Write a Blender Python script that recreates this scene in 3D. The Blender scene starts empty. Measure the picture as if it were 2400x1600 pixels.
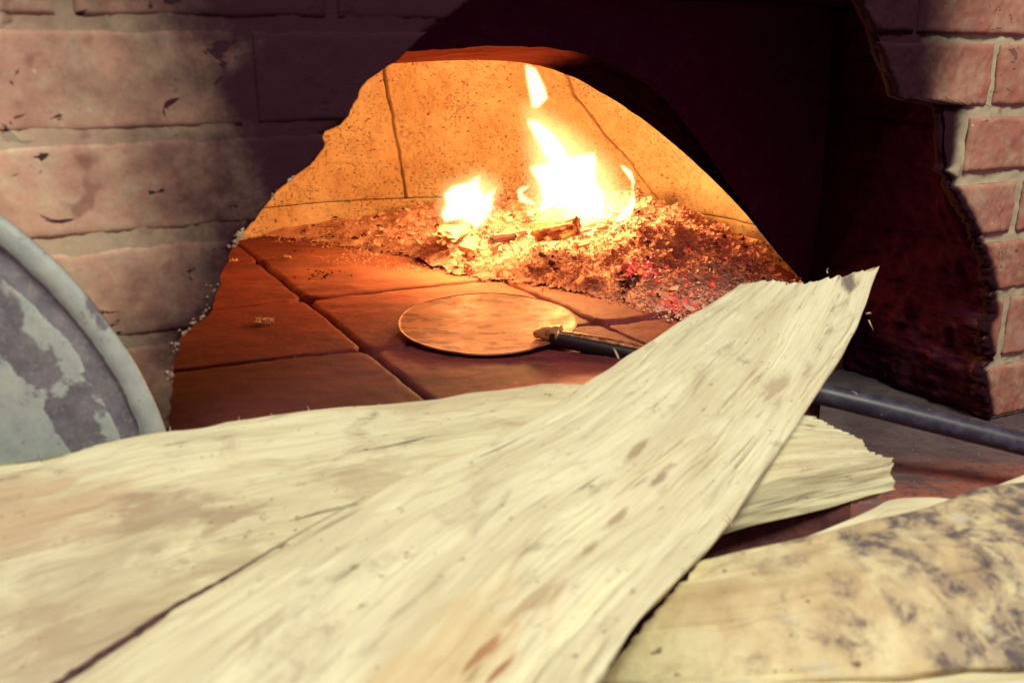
import bpy, math, random
import numpy as np
from mathutils import Vector
R = math.radians
sc = bpy.context.scene
col = sc.collection
rng = np.random.default_rng(7)
random.seed(7)

# ---------------------------------------------------------------- camera
PITCH = R(16.5); CAMH = .30; F = 2152.0
cam_d = bpy.data.cameras.new('camera')
cam_d.sensor_width = 36; cam_d.lens = 36*F/2400
cam_d.clip_start = .02; cam_d.clip_end = 100
cam_d.dof.use_dof = True; cam_d.dof.focus_distance = 1.12; cam_d.dof.aperture_fstop = 8.5
cam = bpy.data.objects.new('camera', cam_d); col.objects.link(cam)
cam.location = (0, 0, CAMH); cam.rotation_euler = (R(90)-PITCH, 0, 0)
sc.camera = cam
# ---------------------------------------------------------------- room lamp, added shadow fill, exposure
w = bpy.data.worlds.new('World'); sc.world = w; w.use_nodes = True
w.node_tree.nodes['Background'].inputs['Color'].default_value = (.66, .30, .50, 1)
w.node_tree.nodes['Background'].inputs['Strength'].default_value = .42  # unseen purple fill added to tint and lift the shadows
vs = sc.view_settings; vs.view_transform = 'Standard'; vs.look = 'None'; vs.exposure = 0; vs.gamma = 1
sc.cycles.use_denoising = True
sc.cycles.max_bounces = 8; sc.cycles.volume_bounces = 0
sc.cycles.sample_clamp_indirect = 6

def area(name, loc, target, size, power, color):
    d = bpy.data.lights.new(name, 'AREA'); d.shape = 'RECTANGLE'; d.size = size[0]; d.size_y = size[1]
    d.energy = power; d.color = color
    o = bpy.data.objects.new(name, d); col.objects.link(o); o.location = loc
    o.rotation_euler = (Vector(target)-Vector(loc)).to_track_quat('-Z', 'Y').to_euler()
    return o
area('room_lamp', (.50, -.25, 1.65), (.05, .5, 0), (.6, .45), 39, (1, .99, .74))

# ---------------------------------------------------------------- frames
C27, S27 = math.cos(R(27)), math.sin(R(27))
def W(u, v, z=0.0):                       # oven frame (u along the facade, v into the oven) to world
    return (C27*u - S27*v, S27*u + C27*v, z)
def ray(px, py):
    k = 800-py
    return ((px-1200), F*math.cos(PITCH)+k*math.sin(PITCH), -F*math.sin(PITCH)+k*math.cos(PITCH))
def at(px, py, Y):
    a, b, c = ray(px, py); t = Y/b
    return (a*t, Y, CAMH+c*t)
def on_v(px, py, v):                      # ray with a plane parallel to the facade -> (u, z)
    a, b, c = ray(px, py)
    t = v/(-S27*a+C27*b)
    return (C27*a*t+S27*b*t, CAMH+c*t)
def on_z(px, py, z=0.0):                  # -> (u, v)
    a, b, c = ray(px, py); t = (z-CAMH)/c
    return (C27*a*t+S27*b*t, -S27*a*t+C27*b*t)

# ---------------------------------------------------------------- numpy noise
def _h(i, j, k, s):
    n = (i.astype(np.int64)*374761393 + j.astype(np.int64)*668265263 + k.astype(np.int64)*2147483647 + s*1274126177) & 0xffffffff
    n = ((n ^ (n >> 13))*1274126177) & 0xffffffff
    n = ((n ^ (n >> 16))*2246822519) & 0xffffffff
    return (n & 0xffffff)/float(0xffffff)*2-1
def noise(x, y, z=0, s=0):
    x, y, z = np.broadcast_arrays(np.asarray(x, float), np.asarray(y, float), np.asarray(z, float))
    i, j, k = np.floor(x), np.floor(y), np.floor(z)
    fx, fy, fz = x-i, y-j, z-k
    fx, fy, fz = [t*t*(3-2*t) for t in (fx, fy, fz)]
    r = 0
    for a in (0, 1):
        for b in (0, 1):
            for c in (0, 1):
                r = r + _h(i+a, j+b, k+c, s)*(fx if a else 1-fx)*(fy if b else 1-fy)*(fz if c else 1-fz)
    return r
def fbm(x, y, z=0, s=0, o=4):
    r = 0; a = 1; f = 1
    for q in range(o):
        r = r + a*noise(np.asarray(x)*f, np.asarray(y)*f, np.asarray(z)*f, s+q*13); a *= .5; f *= 2.03
    return r
def sstep(a, b, x):
    t = np.clip((x-a)/(b-a), 0, 1); return t*t*(3-2*t)

# ---------------------------------------------------------------- object helpers
def tag(o, label=None, cat=None, group=None, kind=None):
    if label: o['label'] = label
    if cat: o['category'] = cat
    if group: o['group'] = group
    if kind: o['kind'] = kind
    return o
def empty(name, loc=(0, 0, 0)):
    o = bpy.data.objects.new(name, None); col.objects.link(o); o.location = loc
    o.empty_display_size = .02
    return o
def mk(name, verts, faces, mat, parent=None, smooth=True, uv=None, attrs=None):
    v = np.asarray(verts, float)
    c = v.mean(axis=0); c[2] = v[:, 2].min()
    me = bpy.data.meshes.new(name)
    me.from_pydata((v-c).tolist(), [], [tuple(f) for f in faces])
    if smooth: me.polygons.foreach_set('use_smooth', [True]*len(me.polygons))
    if uv is not None:
        uvl = me.uv_layers.new(name='grain')
        li = np.zeros(len(me.loops), int); me.loops.foreach_get('vertex_index', li)
        uvl.data.foreach_set('uv', np.asarray(uv, float)[li].ravel())
    for k, a in (attrs or {}).items():
        at_ = me.attributes.new(k, 'FLOAT', 'POINT'); at_.data.foreach_set('value', np.asarray(a, float))
    me.materials.append(mat); me.update()
    o = bpy.data.objects.new(name, me); col.objects.link(o)
    if parent is not None:
        o.parent = parent; c = c - np.array(parent.location)
        p = parent
        while p.parent is not None:
            p = p.parent; c = c - np.array(p.location)
    o.location = c
    return o
def gridf(n, m, off=0, flip=False):       # n rows of m verts
    f = []
    for i in range(n-1):
        for j in range(m-1):
            a = off+i*m+j
            q = (a, a+1, a+m+1, a+m)
            f.append(q[::-1] if flip else q)
    return f

# ---------------------------------------------------------------- node helpers
class NT:
    def __init__(s, name):
        s.m = bpy.data.materials.new(name); s.m.use_nodes = True; s.t = s.m.node_tree; s.t.nodes.clear()
        s.out = s.t.nodes.new('ShaderNodeOutputMaterial')
    def n(s, typ, ins=None, **kw):
        nd = s.t.nodes.new('ShaderNode'+typ)
        for k, v in kw.items(): setattr(nd, k, v)
        for k, v in (ins or {}).items(): s.set(nd.inputs[k], v)
        return nd
    def set(s, sock, v):
        if isinstance(v, bpy.types.NodeSocket): s.t.links.new(v, sock)
        elif isinstance(v, tuple) and len(v) == 3 and sock.type == 'RGBA': sock.default_value = (*v, 1)
        else: sock.default_value = v
    def pos(s): return s.n('NewGeometry').outputs['Position']
    def uv(s): return s.n('UVMap', uv_map='grain').outputs[0]
    def attr(s, name): return s.n('Attribute', attribute_name=name).outputs['Fac']
    def map(s, vec, scale=(1, 1, 1), loc=(0, 0, 0), rot=(0, 0, 0)):
        return s.n('Mapping', {'Vector': vec, 'Scale': scale, 'Location': loc, 'Rotation': rot}).outputs[0]
    def noise(s, vec, scale, detail=6, rough=.6, dist=0):
        return s.n('TexNoise', {'Vector': vec, 'Scale': scale, 'Detail': detail, 'Roughness': rough, 'Distortion': dist}).outputs[0]
    def vor(s, vec, scale, feature='F1', out='Distance', rnd=1):
        return s.n('TexVoronoi', {'Vector': vec, 'Scale': scale, 'Randomness': rnd}, feature=feature).outputs[out]
    def rng(s, x, a, b, c=0., d=1.):
        return s.n('MapRange', {'Value': x, 'From Min': a, 'From Max': b, 'To Min': c, 'To Max': d}, interpolation_type='SMOOTHSTEP').outputs[0]
    def math(s, op, a, b=0.0, clamp=False):
        nd = s.t.nodes.new('ShaderNodeMath'); nd.operation = op; nd.use_clamp = clamp
        s.set(nd.inputs[0], a); s.set(nd.inputs[1], b); return nd.outputs[0]
    def mix(s, f, a, b, mode='MIX'):
        nd = s.t.nodes.new('ShaderNodeMix'); nd.data_type = 'RGBA'; nd.blend_type = mode
        s.set(nd.inputs[0], f); s.set(nd.inputs[6], a); s.set(nd.inputs[7], b); return nd.outputs[2]
    def bump(s, h, strength=.5, dist=.002, normal=None):
        i = {'Height': h, 'Strength': strength, 'Distance': dist}
        if normal is not None: i['Normal'] = normal
        return s.n('Bump', i).outputs[0]
    def pbsdf(s, **kw):
        b = s.n('BsdfPrincipled')
        for k, v in kw.items(): s.set(b.inputs[k.replace('_', ' ')], v)
        s.t.links.new(b.outputs[0], s.out.inputs['Surface'])
        return s.m

SOOT = (.036, .0052, .021)

def m_brick(name, c1, c2, dust, spots=.5):
    t = NT(name); p = t.pos(); so = t.attr('soot')
    n1 = t.noise(p, 9, 5); n2 = t.noise(p, 45, 6, .65); n3 = t.noise(p, 160, 5, .7)
    c = t.mix(t.rng(n1, .35, .65), c1, c2)
    c = t.mix(t.math('MULTIPLY', t.rng(n2, .42, .66), .75), c, dust)
    c = t.mix(t.math('MULTIPLY', t.rng(n3, .5, .75), .22), c, (.25, .10, .085))
    # plum coloured rings and dark scorched pits
    pr = t.noise(t.map(p, (1, 1, 1), (3, 1, 7)), 24, 2)
    c = t.mix(t.math('MULTIPLY', t.rng(pr, .62, .68), .6), c, (.27, .11, .09))
    pm = t.map(p, (1, 1, 1.7), (.3, .2, .5))
    wv = t.noise(pm, 30, 5, .62, .8)
    pit = t.math('MULTIPLY', t.rng(wv, .635, .665), spots)
    c = t.mix(pit, c, (.035, .012, .02))
    pale = t.noise(t.map(p, (1, 1, 1), (9, 9, 9)), 130, 2)
    c = t.mix(t.math('MULTIPLY', t.rng(pale, .72, .75), .6), c, (.75, .68, .5))
    sn = t.math('ADD', so, t.math('MULTIPLY', t.math('SUBTRACT', t.noise(p, 18, 6, .7), .5), .75))
    sf = t.rng(sn, -.05, 1.05)
    c = t.mix(sf, c, (.024, .007, .014))
    h = t.math('SUBTRACT', t.math('ADD', n3, t.math('MULTIPLY', n2, 1.4)), t.math('MULTIPLY', pit, 3.0))
    return t.pbsdf(Base_Color=c, Roughness=.9, Specular_IOR_Level=.08, Normal=t.bump(h, .45, .0010))
def m_soot(name='soot', k=1.):
    t = NT(name); p = t.pos()
    S_ = tuple(x*k for x in SOOT)
    n = t.noise(p, 40, 6, .65); n2 = t.noise(t.map(p, (1, 1, 5)), 30, 5)
    c = t.mix(t.rng(n, .5, .75), S_, (.044*k, .012*k, .026*k))
    c = t.mix(t.math('MULTIPLY', t.rng(t.attr('brown'), 0, 1), t.rng(n2, .38, .7)), c, (.15, .07, .065))
    return t.pbsdf(Base_Color=c, Roughness=.95, Specular_IOR_Level=.0, Normal=t.bump(t.math('ADD', n, n2), .8, .004))
def m_intrados():
    t = NT('arch_soffit'); p = t.pos()
    n = t.noise(p, 60, 6)
    c = t.mix(t.rng(t.math('ADD', t.attr('soot'), t.math('MULTIPLY', t.math('SUBTRACT', n, .5), .4)), .1, .9), (.36, .09, .05), (.006, .0016, .003))
    return t.pbsdf(Base_Color=c, Roughness=.95, Specular_IOR_Level=.0, Normal=t.bump(n, .6, .003))
def m_dome():
    t = NT('refractory'); p = t.pos()
    n1 = t.noise(p, 7, 5); n2 = t.noise(p, 60, 6, .7); n3 = t.noise(t.map(p, (1, 1, 1.6)), 210, 4, .7)
    c = t.mix(t.rng(n1, .35, .68), (.64, .50, .32), (.54, .35, .20))
    c = t.mix(t.math('MULTIPLY', t.rng(n2, .45, .7), .5), c, (.42, .25, .15))
    patch = t.rng(t.noise(t.map(p, (1, 1, 1), (5, 5, 5)), 9, 3), .38, .62)
    pit = t.math('MULTIPLY', t.rng(n3, .56, .62), patch)
    pit2 = t.rng(t.noise(t.map(p, (1, 1, 2), (2, 4, 5)), 120, 4, .65), .62, .65)
    pp = t.math('MAXIMUM', t.math('MULTIPLY', pit, .8), t.math('MULTIPLY', pit2, .95))
    c = t.mix(pp, c, (.13, .05, .03))
    h = t.math('SUBTRACT', n2, t.math('MULTIPLY', pp, 1.5))
    return t.pbsdf(Base_Color=c, Roughness=.95, Specular_IOR_Level=.1, Normal=t.bump(h, .7, .003))
def m_tile():
    t = NT('hearth_tile'); p = t.pos(); ash = t.attr('ash')  # ash dust, with the painted shade of the front tiles as negative values
    n1 = t.noise(p, 6, 5); n2 = t.noise(t.map(p, (1, 2.2, 1)), 22, 7, .65); n3 = t.noise(p, 150, 5, .7)
    c = t.mix(t.rng(n1, .3, .7), (.21, .031, .034), (.115, .014, .021))
    c = t.mix(t.math('MULTIPLY', t.rng(n2, .46, .68), .75), c, (.075, .016, .018))
    c = t.mix(t.math('MULTIPLY', t.rng(n3, .55, .7), .35), c, (.5, .2, .13))
    char = t.rng(t.noise(t.map(p, (1, 3.4, 1), (4, 2, 0)), 30, 5, .6), .64, .69)
    c = t.mix(t.math('MULTIPLY', char, .7), c, (.05, .014, .02))
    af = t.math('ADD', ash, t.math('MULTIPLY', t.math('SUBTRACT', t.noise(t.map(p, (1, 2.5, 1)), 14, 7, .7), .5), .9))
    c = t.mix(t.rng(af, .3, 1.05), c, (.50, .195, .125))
    c = t.mix(t.math('MULTIPLY', t.rng(af, .25, -.35), .85), c, (.042, .008, .016))  # dimness of the front tiles painted in as a darker colour
    return t.pbsdf(Base_Color=c, Roughness=.72, Specular_IOR_Level=.3, Normal=t.bump(t.math('ADD', n2, n3), .35, .0016))
def m_ash(name, a, b, rough=.95):
    t = NT(name); p = t.pos(); n = t.noise(p, 45, 4); n2 = t.noise(p, 260, 4)
    c = t.mix(t.rng(n, .36, .64), a, b)
    c = t.mix(t.math('MULTIPLY', t.rng(n2, .5, .7), .4), c, (.75, .6, .45))
    return t.pbsdf(Base_Color=c, Roughness=rough, Specular_IOR_Level=.1, Normal=t.bump(n2, .5, .001))
def m_wood(name, base=(.70, .655, .43), dark=(.50, .42, .26), grime=0., orange=0., streak=.6, specks=.5, wear=None, bump=.5, seed=0., pers=1., spots=(), ang=0.):
    t = NT(name); uv = t.map(t.uv(), (1, 1, 1), (seed, seed*.37, 0))
    g = t.noise(t.map(uv, (6, 42*pers, 1)), 1, 6, .55, .7)
    fine = t.noise(t.map(uv, (16, 420, 1)), 1, 4, .6, .2)
    big = t.noise(t.map(uv, (5, 17*pers, 1)), 1, 5, .6, .8)
    blot = t.noise(t.map(uv, (14, 20, 1), (3, 3, 0)), 1, 5, .6, 1.2)
    c = t.mix(t.math('MULTIPLY', t.rng(g, .38, .68), .6), base, dark)
    c = t.mix(t.math('MULTIPLY', t.rng(fine, .42, .66), .24), c, (.36, .27, .16))
    c = t.mix(t.math('MULTIPLY', t.rng(big, .46, .70), .34), c, (.41, .335, .18))
    st = t.noise(t.map(uv, (15, 46, 1), (7, 1, 0)), 1, 5, .62, 1.2)
    c = t.mix(t.math('MULTIPLY', t.rng(st, .53, .74), streak), c, (.30, .235, .16))
    crack = t.noise(t.map(uv, (6, 120, 1), (1, 8, 0)), 1, 3, .5, .6)
    ck = t.math('MULTIPLY', t.rng(crack, .62, .70), t.math('MULTIPLY', t.rng(blot, .46, .6), streak))
    c = t.mix(ck, c, (.10, .045, .04))
    if orange: c = t.mix(t.math('MULTIPLY', t.rng(t.noise(t.map(uv, (5, 22, 1), (9, 4, 0)), 1, 4, .6, .8), .45, .70), orange), c, (.52, .27, .10))
    sp = t.noise(t.map(uv, (90, 170, 1), (5, 0, 0)), 1, 5, .7)
    c = t.mix(t.math('MULTIPLY', t.rng(sp, .60, .66), t.math('MULTIPLY', specks, t.rng(blot, .4, .6))), c, (.16, .09, .06))
    if wear is not None:                   # weathered, lichen-grey face: mask from a vertex attribute
        wa = t.math('ADD', t.attr('wear'), t.math('MULTIPLY', t.math('SUBTRACT', t.noise(t.map(uv, (22, 24, 1)), 1, 8, .7, .3), .5), 2.0))
        wf = t.rng(wa, .3, 1.05)
        wc = t.mix(t.rng(t.noise(t.map(uv, (60, 70, 1)), 1, 6, .7, .5), .42, .60), (.10, .065, .085), (.36, .30, .235))
        c = t.mix(t.math('MULTIPLY', wf, .9), c, wc)
    for (ctr, rad, sc3, colr, amt) in spots:
        dv = t.n('VectorMath', {0: t.pos(), 1: tuple(ctr)}, operation='SUBTRACT').outputs[0]
        dv = t.n('VectorRotate', {'Vector': dv, 'Angle': -ang}, rotation_type='Z_AXIS').outputs[0]
        dv = t.n('VectorMath', {0: dv, 1: (1/rad/sc3[0], 1/rad/sc3[1], 1/rad/sc3[2])}, operation='MULTIPLY').outputs[0]
        dl = t.n('VectorMath', {0: dv}, operation='LENGTH').outputs['Value']
        dn_ = t.math('ADD', dl, t.math('MULTIPLY', t.math('SUBTRACT', t.noise(t.map(uv, (22, 60, 1)), 1, 6, .65, .5), .5), 3.2))
        c = t.mix(t.math('MULTIPLY', t.rng(dn_, 1.0, .35), amt), c, colr)
    if grime: c = t.mix(t.math('MULTIPLY', t.rng(blot, .5, .75), grime), c, (.34, .24, .18))
    h = t.math('ADD', t.math('MULTIPLY', g, 1.2), t.math('ADD', t.math('MULTIPLY', fine, .4), t.math('MULTIPLY', ck, -1.5)))
    return t.pbsdf(Base_Color=c, Roughness=.78, Specular_IOR_Level=.25, Normal=t.bump(h, bump, .0016))
def m_simple(name, c, rough=.7, metal=0., scale=80, c2=None, bump=.3, emit=None, es=0., spec=.3):
    t = NT(name); p = t.pos(); n = t.noise(p, scale, 6, .65)
    cc = t.mix(t.rng(n, .35, .65), c, c2 or tuple(x*.6 for x in c))
    kw = dict(Base_Color=cc, Roughness=rough, Metallic=metal, Normal=t.bump(n, bump, .002), Specular_IOR_Level=spec)
    if emit: kw.update(Emission_Color=emit, Emission_Strength=es)
    return t.pbsdf(**kw)
def m_disc():
    t = NT('patinated_metal'); p = t.pos()
    n = t.noise(t.map(p, (1, 1, .62)), 19, 6, .55, .35); n2 = t.noise(p, 70, 6, .65); n3 = t.noise(p, 300, 4, .7)
    c = t.mix(t.rng(n2, .35, .65), (.40, .47, .44), (.33, .39, .40))
    dk = t.mix(t.rng(n2, .35, .65), (.12, .115, .155), (.19, .185, .215))
    rim = t.attr('rim')
    f = t.rng(t.math('ADD', n, t.math('MULTIPLY', rim, .17)), .572, .612)
    c = t.mix(f, c, dk)
    c = t.mix(t.math('MULTIPLY', t.rng(n3, .5, .72), .3), c, (.5, .5, .42))
    sc_ = t.noise(t.map(p, (1, 1, 1), (2, 2, 2), (0, 0, .4)), 120, 5, .7, 1.5)
    c = t.mix(t.math('MULTIPLY', t.rng(sc_, .58, .66), .55), c, (.12, .11, .15))
    return t.pbsdf(Base_Color=c, Roughness=.6, Metallic=.15, Normal=t.bump(t.math('ADD', n2, t.math('MULTIPLY', f, -1.2)), .4, .0015))
def m_peel():
    t = NT('peel_metal'); p = t.pos(); n = t.noise(t.map(p, (1, 2, 1)), 24, 6, .6); n2 = t.noise(p, 60, 5)
    c = t.mix(t.rng(n, .35, .7), (.38, .13, .066), (.29, .085, .042))
    c = t.mix(t.math('MULTIPLY', t.rng(t.noise(t.map(p, (1, 2.5, 1), (2, 0, 0)), 32, 5), .53, .60), .75), c, (.10, .02, .014))
    return t.pbsdf(Base_Color=c, Roughness=t.rng(n2, .3, .7, .52, .66), Metallic=.25, Specular_IOR_Level=.25, Normal=t.bump(n2, .12, .001))
def m_pipe():
    t = NT('handle_paint'); p = t.pos(); n = t.noise(p, 60, 6, .65); n2 = t.noise(t.map(p, (1, 1, 1), (2, 2, 2)), 110, 4, .6)
    c = t.mix(t.rng(n, .4, .7), (.030, .030, .055), (.07, .07, .11))
    c = t.mix(t.math('MULTIPLY', t.rng(n2, .64, .70), .7), c, (.35, .32, .30))
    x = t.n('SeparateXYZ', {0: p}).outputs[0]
    c = t.mix(t.rng(x, .30, .16), c, (.012, .004, .008))  # oven end painted darker for the shade it lies in
    return t.pbsdf(Base_Color=c, Roughness=.42, Specular_IOR_Level=.4, Normal=t.bump(n, .2, .001))
def m_shelf():
    t = NT('stone_shelf'); p = t.pos(); n = t.noise(p, 14, 6, .6); n2 = t.noise(p, 120, 6, .7); n3 = t.noise(t.map(p, (1, 3, 1), (1, 1, 1)), 18, 5)
    c = t.mix(t.rng(n, .35, .65), (.13, .10, .11), (.07, .052, .065))
    c = t.mix(t.math('MULTIPLY', t.rng(t.attr('brown'), 0, 1), t.rng(n3, .35, .6)), c, (.30, .10, .075))
    c = t.mix(t.math('MULTIPLY', t.rng(n2, .5, .68), .6), c, (.035, .022, .035))
    c = t.mix(t.math('MULTIPLY', t.rng(t.noise(t.map(p, (1, 1, 1), (6, 6, 6)), 240, 3), .68, .72), .6), c, (.6, .52, .42))
    return t.pbsdf(Base_Color=c, Roughness=.75, Normal=t.bump(t.math('ADD', n, n2), .5, .002))
def m_flame(name, col_, strength):
    t = NT(name)
    e = t.n('Emission', {'Color': col_, 'Strength': strength})
    t.t.links.new(e.outputs[0], t.out.inputs['Volume'])
    return t.m

MB_L = m_brick('brick_pale', (.68, .42, .315), (.56, .32, .25), (.68, .55, .39), .95)
MB_R = m_brick('brick_red', (.40, .165, .125), (.46, .24, .18), (.47, .33, .235), .5)
MB_M = m_brick('mortar', (.47, .43, .30), (.50, .45, .32), (.52, .47, .34), .15)
MB_ML = m_brick('mortar_pinkish', (.60, .47, .34), (.60, .44, .33), (.58, .49, .35), .3)
M_SOOT = m_soot('soot', 2.1); M_JAMB = m_soot('jamb_soot', .85); M_INT = m_intrados(); M_DOME = m_dome(); M_TILE = m_tile(); M_SHELF = m_shelf()
M_BEDDING = m_simple('tile_bedding', (.06, .02, .02), .95)
M_ASH = m_ash('ash', (.58, .35, .28), (.42, .20, .16)); M_FLAKE = m_ash('ash_flake', (.74, .48, .40), (.60, .32, .27))
M_CHAR = m_simple('charcoal', (.10, .03, .03), .8, c2=(.04, .012, .015), scale=60)
M_CRUMB = m_simple('pale_crumb', (.46, .36, .27), .9, c2=(.20, .13, .11))
def m_ember():
    t = NT('ember'); p = t.pos(); n = t.noise(p, 170, 5, .6)
    return t.pbsdf(Base_Color=t.mix(t.rng(n, .4, .6), (.34, .14, .11), (.05, .01, .012)), Roughness=.9, Emission_Color=t.mix(t.rng(n, .45, .7), (1, .02, .025), (1, .16, .10)), Emission_Strength=t.rng(n, .38, .68, .08, 1.3))
M_EMB = m_ember()
M_EMBH = m_simple('hot_ember', (.5, .2, .1), .8, emit=(1, .38, .34), es=1.6)
M_PIPE = m_pipe(); M_PEEL = m_peel(); M_DISC = m_disc()
M_SPLINT = m_simple('splinter_wood', (.70, .64, .42), .8)

# ================================================================ THE OVEN FRONT
VF, VM0, VM1 = .667, .90, .99             # facade plane, mouth wall front and rear
def curve_from_px(pts, v):
    q = sorted([on_v(x, y, v)[::-1] for x, y in pts])      # (z, u)
    z = np.array([a for a, b in q]); u = np.array([b for a, b in q])
    return lambda zz: np.interp(zz, z, u)
L_PX = [(392, 1100), (394, 1013), (394, 940), (406, 883), (416, 830), (421, 802), (448, 766), (486, 737), (500, 705), (509, 680), (515, 641), (532, 613), (566, 559), (578, 541),
        (612, 503), (650, 451), (716, 390), (763, 341), (757, 318), (778, 305), (807, 292), (830, 245), (852, 208), (872, 184), (900, 163), (930, 145), (1000, 80), (1090, 10), (1200, -70)]
R_PX = [(1990, -80), (2020, 0), (2062, 92), (2082, 160), (2108, 232), (2210, 250), (2214, 300), (2218, 392), (2208, 400), (2236, 418), (2224, 432),
        (2262, 500), (2292, 562), (2306, 600), (2328, 690), (2322, 740), (2306, 762), (2320, 845), (2296, 868), (2318, 990), (2322, 1100)]
uL0 = curve_from_px(L_PX, VF); uR0 = curve_from_px(R_PX, VF)
def uL(z):
    z = np.asarray(z, float)
    return uL0(z) + .0016*fbm(z*90, 3.1, 0, 5) + .0010*noise(z*420, 1.7, 0, 6)
def uR(z):
    z = np.asarray(z, float)
    low = sstep(.20, .12, z)
    return uR0(z) + (.002+.0035*low)*fbm(z*110, 7.7, 0, 9) + (.0012+.0045*low)*noise(z*420, 2.7, 0, 8)
LINTEL = .374
def soot_shade_of(u, z):  # soot near the opening, plus wall shadow edges painted in with it
    u = np.asarray(u, float); z = np.asarray(z, float)
    dl = uL0(z)-u; dr = u-uR0(z)
    wl = np.interp(z, [-.2, .02, .12, .18, .25, .31, .36], [.02, .03, .05, .055, .09, .125, .19])
    sl = np.interp(z, [.1, .2, .28, .33], [.85, 1.0, 1.35, 1.6])*(1-np.clip((dl/wl-.1)/2.3, 0, 1))**.9
    wr = np.interp(z, [-.2, .1, .2, .25, .33, .40], [.012, .014, .014, .035, .13, .20])
    sr = 1.25*(1-sstep(.1, 1.5, dr/wr))
    return np.where(u < .5, sl, sr)

def wall_patch(name, u0, u1, z0, z1, mat, parent, side, v=VF, depth=.05, proud=0., rough=.0008, round_=.0035, res=.003, shear=0., seed=0):
    """a block of the facade, cut by the ragged edge of the opening on its right ('L') or left ('R') side"""
    nz = max(4, int((z1-z0)/res)+1); nu = max(6, int((u1-u0)/res)+1); nu = min(nu, 110)
    zz = np.linspace(z0, z1, nz); rows = []
    lim = uL(zz) if side == 'L' else uR(zz) if side == 'R' else None
    a = np.full(nz, u0); b = np.full(nz, u1)
    if side == 'L': b = np.minimum(b, lim)
    if side == 'R': a = np.maximum(a, lim)
    ok = (b-a) > .003
    if ok.sum() < 3: return None
    i0 = np.argmax(ok); i1 = len(ok)-np.argmax(ok[::-1])
    zz, a, b, = zz[i0:i1], a[i0:i1], b[i0:i1]; b = np.maximum(b, a+.003)
    nz = len(zz)
    s = np.linspace(0, 1, nu)[None, :]
    U = a[:, None]*(1-s)+b[:, None]*s; Z = np.repeat(zz[:, None], nu, 1)
    e = np.minimum.reduce([U-a[:, None], b[:, None]-U, Z-zz[0], zz[-1]-Z])
    V = v-proud+rough*fbm(U*70, Z*70, 0, seed+3)*1.2+rough*.6*noise(U*260, Z*260, 0, seed)
    V = V+round_*(1-np.clip(e/round_, 0, 1))**2*.7
    Z2 = Z+shear*(U-.2)+.0009*noise(U*38, Z*38, 0, seed+5)*(1 if name == 'brick' else 0)
    X = C27*U-S27*V; Y = S27*U+C27*V
    verts = np.stack([X.ravel(), Y.ravel(), Z2.ravel()], 1)
    faces = gridf(nz, nu)
    # returns into the wall
    per = [j for j in range(nu)]+[i*nu+nu-1 for i in range(1, nz)]+[(nz-1)*nu+j for j in range(nu-2, -1, -1)]+[i*nu for i in range(nz-2, 0, -1)]
    pv = verts[per]; back = pv + np.array([-S27*depth, C27*depth, 0])
    off = len(verts); n = len(per)
    verts = np.vstack([verts, back])
    for k in range(n): faces.append((per[(k+1) % n], per[k], off+k, off+(k+1) % n))
    faces.append(tuple(off+k for k in range(n-1, -1, -1)))
    so = soot_shade_of(verts[:, 0]*C27+verts[:, 1]*S27, verts[:, 2])
    so[off:] = 1.6
    if side == 'R': so[:off] = np.maximum(so[:off], 1.6*(1-sstep(0, .0035, (U-lim[i0:i1][:, None]).ravel()))*sstep(.14, .24, Z.ravel()))
    return mk(name, verts, faces, mat, parent, attrs={'soot': so})

def zL(y, x=300): return on_v(x, y, VF)[1]
def uX(x, y): return on_v(x, y, VF)[0]
left_wall = empty('brick_wall', W(-.1, VF, -.11))
tag(left_wall, 'pale scorched brick wall left of the oven mouth, soot and painted shade darkening it towards the arch', 'wall')
wall_patch('mortar', -.62, .45, -.11, LINTEL, MB_ML, left_wall, 'L', v=VF+.0007, depth=.225, rough=.0005, res=.0045)
rowsL = [(-60, 32, [(-900, -480), (-450, 122), (168, 760), (790, 1200)]),
         (66, 296, [(-1100, -640), (-600, -128), (-92, 560), (598, 1200)]),
         (328, 538, [(-900, -260), (-225, 1000)]),
         (576, 782, [(-700, -130), (-95, 545)]),
         (812, 1020, [(-900, -250), (-220, 440)]), (1050, 1250, [(-600, 0), (30, 500)])]
for k, (ya, yb, bs) in enumerate(rowsL):
    za, zb = zL(yb), zL(ya)
    for j, (xa, xb) in enumerate(bs):
        ym = (ya+yb)/2
        wall_patch('brick', uX(xa, ym), uX(xb, ym), za, zb, MB_L, left_wall, 'L', proud=.0003+.0003*random.random(), round_=.0016, rough=.0004, seed=k*7+j, shear=.01)
# upper courses above the view
for k in range(3):
    z0 = LINTEL+.004+k*.075
    for j in range(9): 
        u0 = -.6+j*.22+(k % 2)*.11
        wall_patch('brick', u0, u0+.205, z0, z0+.063, MB_L, left_wall, '', proud=.002, seed=50+k*9+j, res=.012)
wall_patch('lintel_mortar', -.62, 1.6, LINTEL, LINTEL+.28, MB_M, left_wall, '', v=VF+.0022, depth=.225, res=.02)

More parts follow.
